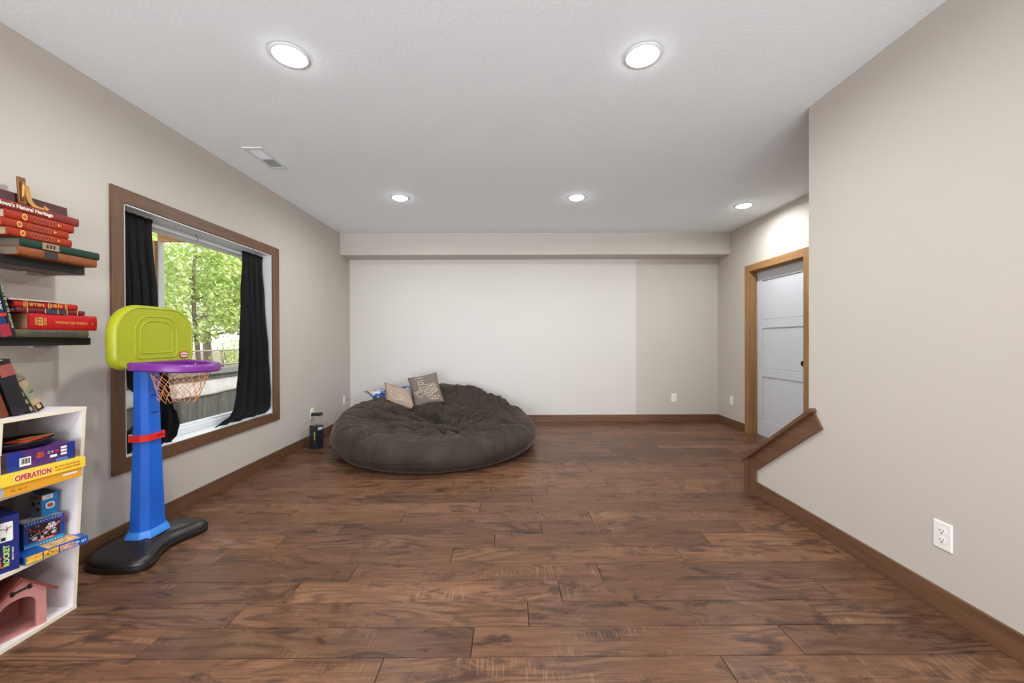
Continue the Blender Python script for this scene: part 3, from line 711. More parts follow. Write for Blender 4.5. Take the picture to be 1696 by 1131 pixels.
# thin puzzle box lying across the front
zf = R2
t, M, F_, L = game('thin_puzzle_box', 'flat bright blue puzzle box with pictures along its edge, front of the middle cubby', (-1.945, 1.560), (-1.886, 1.742), zf, .20, .030, plain('puzzle_box_blue', (20, 80, 156), .4, var=.06), GB)
my = plain('picture_yellow', (222, 164, 62), .45, var=.5, scale=90); mp_ = plain('picture_mixed', (196, 150, 140), .45, var=.6, scale=110)
card('edge_picture', .046, .0285, my, F_, t, x=-.068, t=.0005); card('edge_picture', .044, .0285, my, F_, t, x=-.020, t=.0005); card('edge_picture', .042, .024, mp_, F_, t, x=.027, t=.0006)
for x_ in (-.044, .003): card('edge_line', .003, .0285, mb, F_, t, x=x_, t=.0008)
scrawl(F_, .059, .004, .016, .010, m_wht, t, 21, gap=.5); scrawl(F_, .059, -.007, .016, .009, m_wht, t, 22, gap=.5); scrawl(F_, .082, .0, .018, .010, m_wht, t, 23)
b = BM(); tube(b, [F_ @ Vector((-.024+.007*math.cos(2*PI*i/14), .007*math.sin(2*PI*i/14), .001)) for i in range(14)], .0009, 4, closed=True); obj('printed_ring', b, m_blk, t)
card('top_picture', .10, .10, plain('top_picture_tan', (206, 164, 110), .45, var=.5, scale=60), M @ Matrix.Translation((.12, .06, .0302)), t, t=.0003)
# window box with snowflakes
t, M, F_, L = game('snowflake_box', 'blue and red gift box with a snowflake window and a red rope handle', (-2.012, 1.612), (-1.975, 1.728), R2+.0306, .085, .107, plain('gift_box_blue', (30, 66, 140), .4, var=.2, scale=25), GB)
card('window_film', .092, .064, plain('window_dark', (52, 36, 36), .25, var=.5, scale=90), F_, t, y=.004, t=.0004)
def star(F0, cx, cy, r_, t, m=m_wht):
    b = BM()
    for i in range(3):
        R_ = F0 @ Matrix.Translation((cx, cy, .0009)) @ Matrix.Rotation(PI*i/3, 4, 'Z'); box(b, -r_, r_, -r_*.11, r_*.11, 0, .0003, R_)
        for s_ in (-1, 1):
            for q in (-1, 1): box(b, 0, r_*.35, -r_*.08, r_*.08, 0, .0003, R_ @ Matrix.Translation((s_*r_*.55, 0, 0)) @ Matrix.Rotation(q*1.05+(PI if s_ < 0 else 0), 4, 'Z'))
    obj('snowflake', b, m, t)
star(F_, .020, .014, .018, t); star(F_, -.030, -.018, .009, t); star(F_, .026, -.012, .008, t); star(F_, .002, -.006, .007, t); star(F_, -.008, -.020, .006, t)
rng = random.Random(5); b = BM()
for i in range(26): box(b, 0, .0022, 0, .0022, .0008, .0010, F_ @ Matrix.Translation((rng.uniform(-.043, .042), rng.uniform(-.026, .033), 0)))
obj('white_specks', b, m_wht, t)
card('red_banner', .058, .009, m_redp, F_, t, x=.003, y=-.030, t=.0006); scrawl(F_, .003, -.030, .044, .005, m_wht, t, 8, z=.0010)
card('light_blue_foot', L*.98, .018, plain('gift_light_blue', (32, 132, 190), .4), F_, t, y=-.043, t=.0003)
for x0_, y0_, x1_, y1_ in ((-.044, -.010, .020, .014), (.020, .014, .044, .024), (.020, .014, .002, -.014), (.020, .014, .036, -.004)):
    b = BM(); tube(b, [F_ @ Vector((x0_, y0_, .0010)), F_ @ Vector((x1_, y1_, .0010))], .0008, 4); obj('snowflake_ray', b, m_wht, t)
b = BM()
for i in range(13):
    for s_ in (-1, 1): box(b, 0, .004, 0, .003, .0006, .0009, F_ @ Matrix.Translation((-L/2+.003+i*.0088, -.0475 if s_ < 0 else .0465, 0)))
obj('candy_stripes', b, m_wht, t)
Mtp = M @ Matrix.Translation((L/2, .042, .1073)); card('top_picture', L*.96, .08, plain('gift_top', (150, 150, 158), .45, var=.7, scale=50), Mtp, t, t=.0003)
for q in range(4): star(Mtp, -.035+q*.024, .01*(-1)**q, .014, t)
pts = [M @ Vector((L*f, -.004-.006*math.sin(PI*f), .098-.042*math.sin(PI*f)**.8)) for f in [i/14 for i in range(15)]]
b = BM(); tube(b, pts + [M @ Vector((L+.012, .0, .085)), M @ Vector((L+.010, .004, .06))], .0016, 6); obj('rope_handle', b, plain('red_rope', (172, 34, 40), .6), t, True)
t, M, F_, L = game('puzzle_box', 'small blue and grey 100-piece puzzle box standing on the snowflake gift box', (-2.020, 1.683), (-2.011, 1.733), R2+.0306+.1085, .064, .092, mblue, GB)
mg = plain('puzzle_grey', (116, 122, 132), .45, var=.25, scale=50)
Ms = M @ Matrix(((0, 0, -1, -.0002), (-1, 0, 0, .032), (0, 1, 0, .046), (0, 0, 0, 1)))    # near side panel
card('grey_side', .063, .091, mg, Ms, t, t=.0004)
card('brown_strip', .063, .018, plain('puzzle_brown', (120, 66, 44), .5, var=.3, scale=60), Ms, t, y=.035, t=.0006)
for xx, yy, rr_ in ((-.014, .006, .009), (.016, .014, .007), (.010, -.016, .010)): card('round_badge', rr_*2, rr_*2, plain('badge_dark', (46, 40, 50), .5), Ms, t, x=xx, y=yy, t=.0006, r=rr_*.9)
nb = card('piece_count_label', .034, .018, m_wht, F_, t, x=-.007, y=.034, t=.0006); text('100', .013, plain('orange_print', (206, 84, 40), .5), F_ @ Matrix.Translation((-.007, .034, .001)), nb)
card('oval_emblem', .030, .028, m_wht, F_, t, x=.001, y=-.004, t=.0006, r=.011); card('emblem_shield', .020, .017, plain('emblem_rust', (176, 74, 48), .5), F_, t, x=.001, y=-.004, t=.001, r=.006)
b = BM(); box(b, 0, .045, 0, .06, 0, .0015, M @ Matrix.Translation((0, .002, .0935)) @ Matrix.Rotation(.18, 4, 'X')); obj('open_flap', b, plain('flap_black', (34, 32, 32), .5), t)
# upright blue toy box at the left
t, M, F_, L = game('rocket_toy_box', 'dark blue toy box with orange and green JUMP ROCKET lettering, left in the middle cubby', (-1.975, 1.476), (-1.945, 1.545), R2, .16, .218, plain('toy_box_blue', (30, 42, 112), .4, var=.1), GB)
pc = card('picture_window', .036, .075, m_wht, F_, t, x=.004, y=.048, t=.0005, r=.005)
b = BM(); tube(b, [F_ @ Vector(p) for p in ((-.010, .062, .001), (.004, .058, .001), (.018, .066, .001))], .0014, 5); obj('toy_picture', b, plain('olive_print', (70, 84, 40), .6), pc)
b = BM(); tube(b, [F_ @ Vector(p) for p in ((.006, .070, .001), (.008, .058, .001), (.005, .044, .001), (.006, .058, .0012))], .0015, 5); obj('toy_picture', b, plain('orange_print', (206, 84, 40), .5), pc)
card('launcher_picture', .011, .012, m_blk, F_, pc, x=-.002, y=.022, t=.001)
RT = Matrix.Rotation(PI/2, 4, 'Z')
text('ROCKET', .020, plain('lime_print', (190, 220, 90), .5), F_ @ Matrix.Translation((.006, -.045, .0006)) @ RT, t, width=.082, bold=.0008)
text('JUMP', .019, plain('orange_bright', (240, 110, 50), .5), F_ @ Matrix.Translation((-.014, -.062, .0006)) @ RT, t, width=.052, bold=.0010)
scrawl(F_ @ Matrix.Translation((.021, -.040, 0)) @ RT, 0, 0, .055, .005, m_wht, t, 41); scrawl(F_ @ Matrix.Translation((-.022, .03, 0)) @ RT, 0, 0, .05, .011, m_wht, t, 42)

# ------------------------------------------------------------------ toy dog house
mpk = plain('pink_painted_wood', (196, 134, 128), .6, var=.05, scale=15, bump=.2, bscale=120); mrf = plain('maroon_roof', (122, 56, 50), .55, var=.1)
Md, Ld = gameframe((-1.992, 1.500), (-1.953, 1.640), R3)
# flip so local y points into the cubby
t = thing('toy_dog_house', Md.translation, 'pink toy dog house with a maroon roof in the bottom cubby', 'toy')
W2 = Ld; Hs, Hr = .150, .222; dp = .17
def arch(x): return
b = BM()
cx = W2*.44; aw = .052
outer = [(0, 0), (W2, 0), (W2, Hs), (W2*.47, Hr), (0, Hs)]
ah = .105
A_ = [(cx-aw, .006)] + [(cx-aw, ah)] + [(cx-aw*math.cos(a_), ah+.042*math.sin(a_)) for a_ in [PI*i/12 for i in range(1, 12)]] + [(cx+aw, ah), (cx+aw, .006)]
def fill_front(y0, y1):
    # left post, right post, sill, and wedge pieces above the arch
    prism(b, [(0, y0, 0), (cx-aw, y0, 0), (cx-aw, y0, ah), (0, y0, Hs)], (0, y1-y0, 0), Md)
    prism(b, [(cx+aw, y0, 0), (W2, y0, 0), (W2, y0, Hs), (cx+aw, y0, ah)], (0, y1-y0, 0), Md)
    prism(b, [(cx-aw, y0, 0), (cx+aw, y0, 0), (cx+aw, y0, .006), (cx-aw, y0, .006)], (0, y1-y0, 0), Md)
    top = lambda x_: Hs+(Hr-Hs)*(x_/(W2*.47)) if x_ < W2*.47 else Hs+(Hr-Hs)*((W2-x_)/(W2*.53))
    ar = A_[1:-1]
    xs = [0]+[p[0] for p in ar]+[W2]
    for p, q in zip(ar, ar[1:]):
        if q[0]-p[0] < 1e-5: continue
        pts_ = [(p[0], y0, p[1]), (q[0], y0, q[1]), (q[0], y0, top(q[0])), (p[0], y0, top(p[0]))]
        prism(b, pts_, (0, y1-y0, 0), Md)
    for x0_, x1_ in ((0, cx-aw), (cx+aw, W2)):
        if x1_ > W2*.47 and x0_ < W2*.47: pass
        z0a = Hs if x0_ == 0 else ah; z1a = ah if x0_ == 0 else Hs
        prism(b, [(x0_, y0, z0a), (x1_, y0, z1a), (x1_, y0, top(x1_)), (x0_, y0, top(x0_))], (0, y1-y0, 0), Md) if x0_ == 0 else prism(b, [(x0_, y0, z0a), (x1_, y0, z1a), (x0_, y0, top(x0_))], (0, y1-y0, 0), Md)
fill_front(0, .008)
bmesh.ops.recalc_face_normals(b, faces=b.faces)
obj('front_wall', b, mpk, t)
b = BM(); box(b, 0, .007, .008, dp, 0, Hs-.004, Md); box(b, W2-.007, W2, .008, dp, 0, Hs-.004, Md)
prism(b, [(0, dp, 0), (W2, dp, 0), (W2, dp, Hs), (W2*.47, dp, Hr), (0, dp, Hs)], (0, .006, 0), Md); box(b, .007, W2-.007, .008, dp, 0, .004, Md); bmesh.ops.recalc_face_normals(b, faces=b.faces)
obj('body_walls', b, mpk, t)
apex = (W2*.47, Hr)
for s_, ex in ((-1, 0), (1, W2)):
    dx_, dz_ = ex-apex[0], Hs-apex[1]; l_ = math.hypot(dx_, dz_); ux, uz = dx_/l_, dz_/l_; e_ = (ex+ux*.034, Hs+uz*.034)
    nx, nz = (-uz*s_, ux*s_); nx, nz = (abs(uz)*s_*1, abs(ux))
    b = BM(); prism(b, [(apex[0], -.016, apex[1]), (e_[0], -.016, e_[1]), (e_[0]+nx*.008, -.016, e_[1]+nz*.008), (apex[0], -.016, apex[1]+.011)], (0, dp+.03, 0), Md); bmesh.ops.recalc_face_normals(b, faces=b.faces)
    obj('roof_panel', b, mrf, t)
b = BM(); Mb = Md @ Matrix(((1, 0, 0, W2*.50), (0, 0, -1, -.0003), (0, 1, 0, .178), (0, 0, 0, 1))) @ Matrix.Rotation(.12, 4, 'Z')
box(b, -.022, .022, -.0038, .0038, 0, .003, Mb)
for sx in (-1, 1):
    for sy in (-1, 1): prism(b, [(sx*.024+.0056*math.cos(2*PI*i/12), sy*.0045+.0056*math.sin(2*PI*i/12), 0) for i in range(12)], (0, 0, .003), Mb)
obj('bone', b, m_blk, t)

# ------------------------------------------------------------------ basketball hoop
HX, HY = -2.085, 2.24
hp = thing('toy_basketball_hoop', (HX, HY, 0), 'toy basketball hoop with lime backboard, purple rim and blue post by the window', 'basketball hoop')
m_base = plain('black_plastic_base', (28, 22, 21), .36, var=.15, scale=6, bump=.25, bscale=350)
out = [(-2.245, 2.052), (-2.20, 2.015), (-2.13, 1.992), (-2.03, 1.985), (-1.945, 1.995), (-1.90, 2.02), (-1.888, 2.055), (-1.905, 2.10), (-1.942, 2.17), (-1.958, 2.24), (-1.948, 2.31), (-1.918, 2.38), (-1.902, 2.43), (-1.915, 2.475),
       (-1.965, 2.505), (-2.06, 2.515), (-2.15, 2.51), (-2.225, 2.49), (-2.268, 2.44), (-2.285, 2.36), (-2.292, 2.25), (-2.285, 2.14)]
def smooth_loop(p, it=2):
    for _ in range(it):
        q = []
        for i in range(len(p)):
            a_, c_ = Vector(p[i]), Vector(p[(i+1) % len(p)]); q += [tuple(a_*.75+c_*.25), tuple(a_*.25+c_*.75)]
        p = q
    return p
O_ = smooth_loop(out); ctr = Vector((HX, HY))
def ring(off, z, dome=0):
    R_ = []
    for i, p in enumerate(O_):
        a_ = Vector(O_[i-1]); c_ = Vector(O_[(i+1) % len(O_)]); tn = (c_-a_).normalized(); nr = Vector((tn.y, -tn.x)); p2 = Vector(p)-nr*off; R_.append((p2.x, p2.y, z))
    return R_
def ringc(f, z): return [(ctr.x+(p[0]-ctr.x)*f, ctr.y+(p[1]-ctr.y)*f, z) for p in ring(.04, 0)]
b = BM(); loft(b, [ring(.012, 0), ring(.002, .006), ring(0, .02), ring(.001, .030), ring(.004, .032), ring(.004, .034), ring(.002, .036), ring(.006, .052), ring(.016, .064), ring(.03, .071), ringc(.95, .0745), ringc(.8, .082), ringc(.6, .092), ringc(.42, .100), ringc(.25, .104), ringc(.05, .105)])
bmesh.ops.recalc_face_normals(b, faces=b.faces); obj('base', b, m_base, hp, 50)
m_blue = plain('blue_plastic', (28, 100, 206), .36, var=.03)
m_blueL = plain('blue_plastic_light', (66, 140, 226), .38, var=.03)
def sect(hx, hy, ch, z, cx=HX, cy=HY):
    p = [(-hx, -hy+ch), (-hx+ch, -hy), (hx-ch*1.0, -hy), (hx, -hy+ch*1.0), (hx, hy-ch), (hx-ch, hy), (-hx+ch, hy), (-hx, hy-ch)]
    return [(cx+q[0], cy+q[1], z) for q in p]
b = BM(); loft(b, [sect(.060, .082, .030, .096), sect(.057, .079, .029, .13), sect(.050, .068, .026, .45), sect(.046, .062, .024, .64), sect(.043, .059, .023, .80), sect(.041, .057, .022, 1.06)])
bmesh.ops.recalc_face_normals(b, faces=b.faces); obj('post', b, m_blue, hp, 25)
b = BM(); loft(b, [sect(.074, .097, .034, .092), sect(.072, .095, .033, .106), sect(.060, .083, .030, .132), sect(.058, .081, .029, .132)]); bmesh.ops.recalc_face_normals(b, faces=b.faces); e = obj('post_foot', b, m_blueL, hp, 30); e['label'] = 'lighter blue flared foot of the post'
for zc in (.985, .885, .787):
    b = BM(); Mq = frame((HX+.0425+.004*(1-zc), HY+.003, zc), (0, 1, 0), (0, 0, 1)); pts_ = rrect(.050, .010, .0045, 4)
    prism(b, [(p[0], p[1], -.004) for p in pts_], (0, 0, .0048), Mq); obj('height_slot', b, plain('slot_blue', (16, 52, 132), .5), hp)
b = BM(); Mq = frame((HX+.0425, HY+.003, 1.012), (0, 1, 0), (0, 0, 1)); prism(b, [(.003*math.cos(2*PI*i/10), .003*math.sin(2*PI*i/10), -.002) for i in range(10)], (0, 0, .0035), Mq); obj('bolt_hole', b, m_dark, hp)
b = BM(); loft(b, [sect(.0475, .0645, .024, .632), sect(.058, .078, .026, .632), sect(.058, .078, .026, .668), sect(.0475, .0645, .024, .668)], cap=False)
bmesh.ops.recalc_face_normals(b, faces=b.faces); cl = obj('height_clamp', b, plain('red_plastic', (222, 38, 40), .35, var=.03), hp, 30); cl['label'] = 'red locking collar around the post'
b = BM(); Mq = frame((HX+.058, HY+.02, .652), (0, 1, 0), (0, 0, 1)); box(b, -.022, .024, -.0045, .0045, -.001, .0015, Mq); obj('clamp_slot', b, plain('dark_red', (140, 20, 24), .5), cl)
# backboard: local x -> world Y, local y -> up, z -> +X
m_lime = plain('lime_plastic', (158, 164, 22), .42, var=.03, bump=.08, bscale=300)
BX = -2.003; Mbb = frame((BX, 2.228, 1.2165), (0, 1, 0), (0, 0, 1))
BW, BH = .492, .345
def bring(w, h, z, r_, rt): return [Mbb @ Vector((p[0]*(1+.0*p[1]), p[1], z)) for p in rrect(w, h, r_, 8, rt)]
b = BM(); loft(b, [bring(BW-.03, BH-.03, -.060, .05, .135), bring(BW-.006, BH-.006, -.052, .065, .15), bring(BW+.004, BH+.004, -.035, .07, .155), bring(BW, BH, -.012, .07, .155), bring(BW-.012, BH-.012, -.002, .066, .15), bring(BW-.028, BH-.028, .0, .06, .142), bring(BW-.034, BH-.034, -.003, .058, .138), bring(BW-.07, BH-.07, -.0035, .04, .12)])
bmesh.ops.recalc_face_normals(b, faces=b.faces); bb_ = obj('backboard', b, m_lime, hp, 40)
def ridge(name, w, h, r_, rt, cy, z, rad):
    pts_ = [Mbb @ Vector((p[0]-.006, p[1]+cy, z)) for p in rrect(w, h, r_, 8, rt)]; b = BM(); tube(b, pts_, rad, 8, closed=True); return obj(name, b, m_lime, bb_, True)
ridge('outer_molding', .262, .232, .030, .088, -.001, -.0035, .0035)
ridge('inner_molding', .200, .178, .016, .066, .000, -.0035, .0032)
Mg_ = Mbb @ Matrix.Translation((.170, -.106, -.003)); bd = card('badge', .058, .037, plain('badge_red', (196, 30, 40), .35), Mg_, hp, t=.004, r=.0165); bd['label'] = 'red pill-shaped maker badge'
card('badge_face', .046, .024, m_wht, Mg_, bd, t=.0005, lift=.004, r=.0105); text('little tikes', .0125, m_blk, Mg_ @ Matrix.Translation((0, 0, .0049)), bd, width=.036, bold=.0006)
# rim
m_pur = plain('purple_plastic', (112, 40, 132), .36, var=.03)
def rimpath(r_, ext): # D shape in local coords: x toward room (+X), y along world Y
    p = [(0, -r_)]+[(ext*f, -r_) for f in (.35, .7)]+[(ext+r_*math.sin(a_), -r_*math.cos(a_)) for a_ in [PI*i/24 for i in range(25)]]+[(ext*f, r_) for f in (.7, .35)]+[(0, r_)]
    return p
RZ = 1.060; DR = .066
def rw(p, z): return Vector((BX+.0+p[0], 2.235+p[1], RZ+z-DR*p[0]))
outer_ = rimpath(.185, .120); inner_ = rimpath(.137, .120)
b = BM(); n_ = len(outer_); prof = []
for i in range(n_):
    o_, i_ = Vector(outer_[i]), Vector(inner_[i]); m_ = (o_-i_)
    f = lambda a_, z_: rw(tuple(i_+m_*a_), z_)
    prof.append([f(1, -.016), f(1, .008), f(.93, .017), f(.72, .022), f(.34, .020), f(.15, .012), f(.15, -.014), f(.3, -.022), f(.8, -.024)])
G_ = [[b.verts.new(q) for q in r_] for r_ in prof]
for A, B in zip(G_, G_[1:]):
    for j in range(9): b.faces.new((A[j], A[(j+1) % 9], B[(j+1) % 9], B[j]))
b.faces.new(G_[0]); b.faces.new(G_[-1][::-1]); bmesh.ops.recalc_face_normals(b, faces=b.faces); rim = obj('rim', b, m_pur, hp, 45)
b = BM(); box(b, BX-.004, BX+.035, 2.235-.19, 2.235+.19, RZ-.022, RZ+.02, bev=.006); obj('rim_bracket', b, m_pur, rim)
# hooks and net
m_net = plain('orange_net', (216, 142, 84), .8); m_hook = plain('white_cord', (230, 224, 210), .6)
NC = Vector((BX+.120, 2.235)); nk = 14
def npt(lv, k_):
    f = lv/6; R_ = .142+(.078-.142)*f**.75; a_ = 2*PI*(k_+.5*(lv % 2))/nk
    z = RZ-.02-DR*(.120+R_*math.cos(a_))-.182*f + .012*math.sin(k_*2.3+lv)*(f)
    sl_ = .010*math.sin(k_*1.7)*f
    return Vector((NC.x+(R_+sl_)*math.cos(a_)-.02*f, NC.y+(R_+sl_)*math.sin(a_)+.005*f, z))
b = BM(); bw_ = BM()
for lv in range(6):
    for k_ in range(nk):
        for q in ((0, 1) if lv % 2 else (0, -1)):
            A, B = npt(lv, k_), npt(lv+1, k_+q)
            tube(bw_ if lv == 0 else b, [A, (A+B)/2+Vector((0, 0, -.002)), B], .0015, 5)
obj('net', b, m_net, hp, True); obj('net_loops', bw_, plain('net_brown', (150, 104, 74), .8), hp, True)
for k_ in range(nk):
    a_ = 2*PI*k_/nk; p = Vector((NC.x+.146*math.cos(a_), NC.y+.146*math.sin(a_), RZ+.006-DR*(.120+.146*math.cos(a_))))
    b = BM(); tube(b, [p+Vector((0, 0, -.002)), p+Vector((-.004*math.cos(a_), -.004*math.sin(a_), -.004)), p+Vector((-.003*math.cos(a_), -.003*math.sin(a_), -.022))], .0016, 5); obj('net_hook', b, m_hook, hp)

# ------------------------------------------------------------------ bean bag
BC = Vector((-.83, 4.487)); BR = 1.125
hk_ = [(0, .285), (30, .34), (55, .45), (75, .565), (95, .575), (115, .53), (135, .475), (165, .45), (200, .40), (235, .335), (270, .295), (315, .275), (360, .285)]
def Hth(d_):
    d_ = d_ % 360
    for a_, c_ in zip(hk_, hk_[1:]):
        if a_[0] <= d_ <= c_[0]:
            f = (d_-a_[0])/(c_[0]-a_[0]); f = f*f*(3-2*f); return a_[1]+(c_[1]-a_[1])*f
def sst(x, a_, c_):
    f = max(0, min(1, (x-a_)/(c_-a_))); return f*f*(3-2*f)
def segd(px, py, pl):
    best = 9
    for (x0, y0), (x1, y1) in zip(pl, pl[1:]):
        dx_, dy_ = x1-x0, y1-y0; t0 = max(0, min(1, ((px-x0)*dx_+(py-y0)*dy_)/(dx_*dx_+dy_*dy_))); best = min(best, math.hypot(px-x0-t0*dx_, py-y0-t0*dy_))
    return best
CR = [  # creases / ridges: polyline (world xy), depth, width
    ([(-1.55, 4.95), (-1.15, 4.62), (-.80, 4.42), (-.45, 4.33), (-.1, 4.45)], -.055, .045),
    ([(-1.50, 4.80), (-1.10, 4.50), (-.75, 4.32), (-.40, 4.24)], .035, .05),
    ([(-1.62, 4.25), (-1.25, 4.15), (-.95, 4.17), (-.70, 4.10)], -.03, .035),
    ([(-1.45, 4.02), (-1.10, 3.97), (-.80, 4.02), (-.62, 4.0)], -.035, .03),
    ([(-1.50, 4.14), (-1.15, 4.07), (-.85, 4.10)], .02, .03),
    ([(-.66, 3.92), (-.50, 4.12), (-.25, 4.22), (.02, 4.32)], -.03, .028),
    ([(-.60, 3.86), (-.35, 3.98), (-.08, 4.10), (.10, 4.2)], -.025, .025),
    ([(-.95, 3.80), (-.72, 3.86), (-.55, 3.84)], -.04, .035),
    ([(-.62, 4.05), (-.58, 3.9), (-.66, 3.8)], -.03, .03),
    ([(-.2, 5.15), (-.1, 4.85), (.02, 4.62)], -.03, .03),
    ([(-.50, 5.2), (-.42, 4.9), (-.25, 4.7)], .022, .035),
    ([(-.75, 5.1), (-.60, 4.8), (-.30, 4.58)], -.02, .035),
]
PC = Vector((-.66, 3.95))
def bag(th, s_):
    d_ = math.degrees(th) % 360; H = Hth(d_); ct, stn = math.cos(th), math.sin(th)
    if s_ < .42:       # side wall from floor contact to crest
        f = s_/.42; a_ = -PI/2+f*PI*.92
        rr = BR*(.90)+BR*.10*math.cos(a_)**.8 if math.cos(a_) > 0 else BR*.9
        if a_ < 0: rr -= BR*.035*(-math.sin(a_))**2
        z = H*.5+H*.5*math.sin(a_); 
        if f < .06: rr = BR*(.90+.0*f); z = 0
        rr = rr - (f > .5)*(f-.5)**2*.25
    else:
        f = (s_-.42)/.58; r0 = BR*.90-.0625*.9; r1 = r0*(1-f); rr = r1
        Hc = .255 + .05*stn
        e = r1/r0; z = Hc+(H*.985-Hc)*sst(e, .05, .86)**.9
        if e > .86: z = H*(.985)-.0
    x, y_ = BC.x+rr*ct, BC.y+rr*stn
    up = sst(s_, .18, .42); px, py = x, y_
    dx_, dy_ = px-PC.x, py-PC.y; dist = math.hypot(dx_, dy_); ang = math.atan2(dy_, dx_)
    wr = 0
    wx = .18*noise.noise(Vector((px*2.2, py*2.2, 7)))
    for fr_, am, sh_ in ((2.6, .018, .13), (5.2, .010, .10)):
        nv_ = noise.noise(Vector((math.cos(ang+wx)*fr_, math.sin(ang+wx)*fr_, dist*1.9+fr_)))
        wr += am*(min(1, abs(nv_)*2.4)-.9*math.exp(-(nv_/sh_)**2)*.55)
    for fr_, am in ((3.2, .014), (7, .008)):
        nv_ = noise.noise(Vector((px*fr_*.55, py*fr_*1.5+px*fr_*.3, 20+fr_))); wr -= am*math.exp(-(nv_/.10)**2)
    fade = .35+.65*sst(dist, .02, .25)*(1-.35*sst(dist, .7, 1.5))
    dz = up*wr*fade*1.1
    dz += up*.010*noise.noise(Vector((px*9, py*16, 1)))+up*.006*noise.noise(Vector((px*22, py*30, 5)))
    for pl, am, wd_ in CR:
        q = segd(px, py, pl)
        if q < wd_*3: dz += up*am*math.exp(-(q/wd_)**2)
    side = (1-up)*sst(s_, .02, .1)
    sr = side*(.010*noise.noise(Vector((ct*3, stn*3, z*9)))+.005*noise.noise(Vector((ct*14, stn*14, z*10))))
    return Vector((x+ct*sr, y_+stn*sr, max(.001, z+dz)))
NTH, NS = 620, 240
rg = random.Random(11); FO = []
def bez(p0, p1, p2, n=9): return [((1-t_)**2*p0[0]+2*t_*(1-t_)*p1[0]+t_*t_*p2[0], (1-t_)**2*p0[1]+2*t_*(1-t_)*p1[1]+t_*t_*p2[1]) for t_ in [i/n for i in range(n+1)]]
for i in range(15):    # long folds sweeping from the left rim to the gather in the middle
    y0 = 3.72+i*.062+rg.uniform(-.02, .02); x0 = -1.72+.35*abs(y0-4.25)+rg.uniform(0, .3); e = (-.72+rg.uniform(-.16, .12), 3.80+.022*i+rg.uniform(-.03, .03))
    FO.append((bez((x0, y0), ((x0+e[0])/2+rg.uniform(-.1, .1), (y0+e[1])/2+rg.uniform(-.04, .07)), e), rg.uniform(.014, .028), rg.uniform(.020, .036)))
for i in range(15):    # fan from the gather to the right rim
    an = math.radians(-14+i*6.2+rg.uniform(-2, 2)); l0, l1 = rg.uniform(.05, .3), rg.uniform(.6, .98); c_ = rg.uniform(-.10, .10)
    p = lambda l_, o_: (-.66+l_*math.cos(an)-o_*math.sin(an), 3.92+l_*math.sin(an)+o_*math.cos(an))
    FO.append((bez(p(l0, 0), p((l0+l1)/2, c_), p(l1, 0)), rg.uniform(.013, .026), rg.uniform(.018, .034)))
for i in range(9):     # broad swoops across the sunken back
    y0 = 4.40+i*.075; FO.append((bez((-1.25+rg.uniform(-.1, .25), y0+.22), (-.6+rg.uniform(-.1, .1), y0-.10), (-.02+rg.uniform(-.15, .05), y0+.16+rg.uniform(-.05, .12))), rg.uniform(.016, .030), rg.uniform(.03, .05)))
for i in range(11):    # gathers coming down off the back rim
    x0 = -1.0+i*.10; FO.append((bez((x0, 5.42-.5*max(0, x0+.3)), (x0+.07, 5.15), (x0+rg.uniform(.05, .22), 4.85-rg.uniform(0, .1))), rg.uniform(.004, .010), rg.uniform(.016, .030)))
for i in range(26):    # crumples in the middle
    cx_, cy_, an, l_ = -.68+rg.gauss(0, .17), 3.97+rg.gauss(0, .09), rg.uniform(0, PI), rg.uniform(.06, .16)
    FO.append((bez((cx_-l_*math.cos(an), cy_-l_*math.sin(an)*.6), (cx_+rg.uniform(-.04, .04), cy_+rg.uniform(-.04, .04)), (cx_+l_*math.cos(an), cy_+l_*math.sin(an)*.6)), rg.uniform(.014, .030), rg.uniform(.014, .024)))
P0 = np.array([[bag(2*PI*i/NTH, j/NS) for i in range(NTH)] for j in range(NS)])
X_, Y_ = P0[..., 0], P0[..., 1]; DZ_ = np.zeros_like(X_)
for pl, A_m, w_ in FO:
    best = np.full(X_.shape, 9.); sg = np.zeros_like(X_); tt_ = np.zeros_like(X_); n_ = len(pl)-1
    for q in range(n_):
        (x0, y0), (x1, y1) = pl[q], pl[q+1]; ex, ey = x1-x0, y1-y0; l2 = ex*ex+ey*ey
        t0 = np.clip(((X_-x0)*ex+(Y_-y0)*ey)/l2, 0, 1); dx_, dy_ = X_-x0-t0*ex, Y_-y0-t0*ey; dd_ = np.hypot(dx_, dy_); m_ = dd_ < best
        best = np.where(m_, dd_, best); sg = np.where(m_, np.sign(ex*dy_-ey*dx_), sg); tt_ = np.where(m_, (q+t0)/n_, tt_)
    sd_ = best*sg; env = np.sin(np.pi*np.clip(tt_, .06, .94))**.6
    DZ_ += 2.2*A_m*env*(np.exp(-(sd_/w_)**2) - .95*np.exp(-((sd_-1.25*w_)/(.5*w_))**2))
UP = np.clip((np.arange(NS)/NS-.22)/.20, 0, 1)[:, None]; UP = UP*UP*(3-2*UP)
P0[..., 2] = np.maximum(.001, P0[..., 2]+np.clip(DZ_, -.10, .075)*UP)
cc = P0[-1].mean(0)
b = BM(); g = [[b.verts.new(p) for p in L_] for L_ in P0.tolist()] + [[b.verts.new(cc)]]
for A, B in zip(g, g[1:]):
    for i in range(NTH):
        if len(B) == 1: b.faces.new((A[i], A[(i+1) % NTH], B[0]))
        else: b.faces.new((A[i], A[(i+1) % NTH], B[(i+1) % NTH], B[i]))
b.faces.new(g[0][::-1])
k = NT('brown_suede'); v_ = k.coords(); f1 = k.noise(v_, 5, 5, .6, .4); f2 = k.noise(v_, 60, 3)
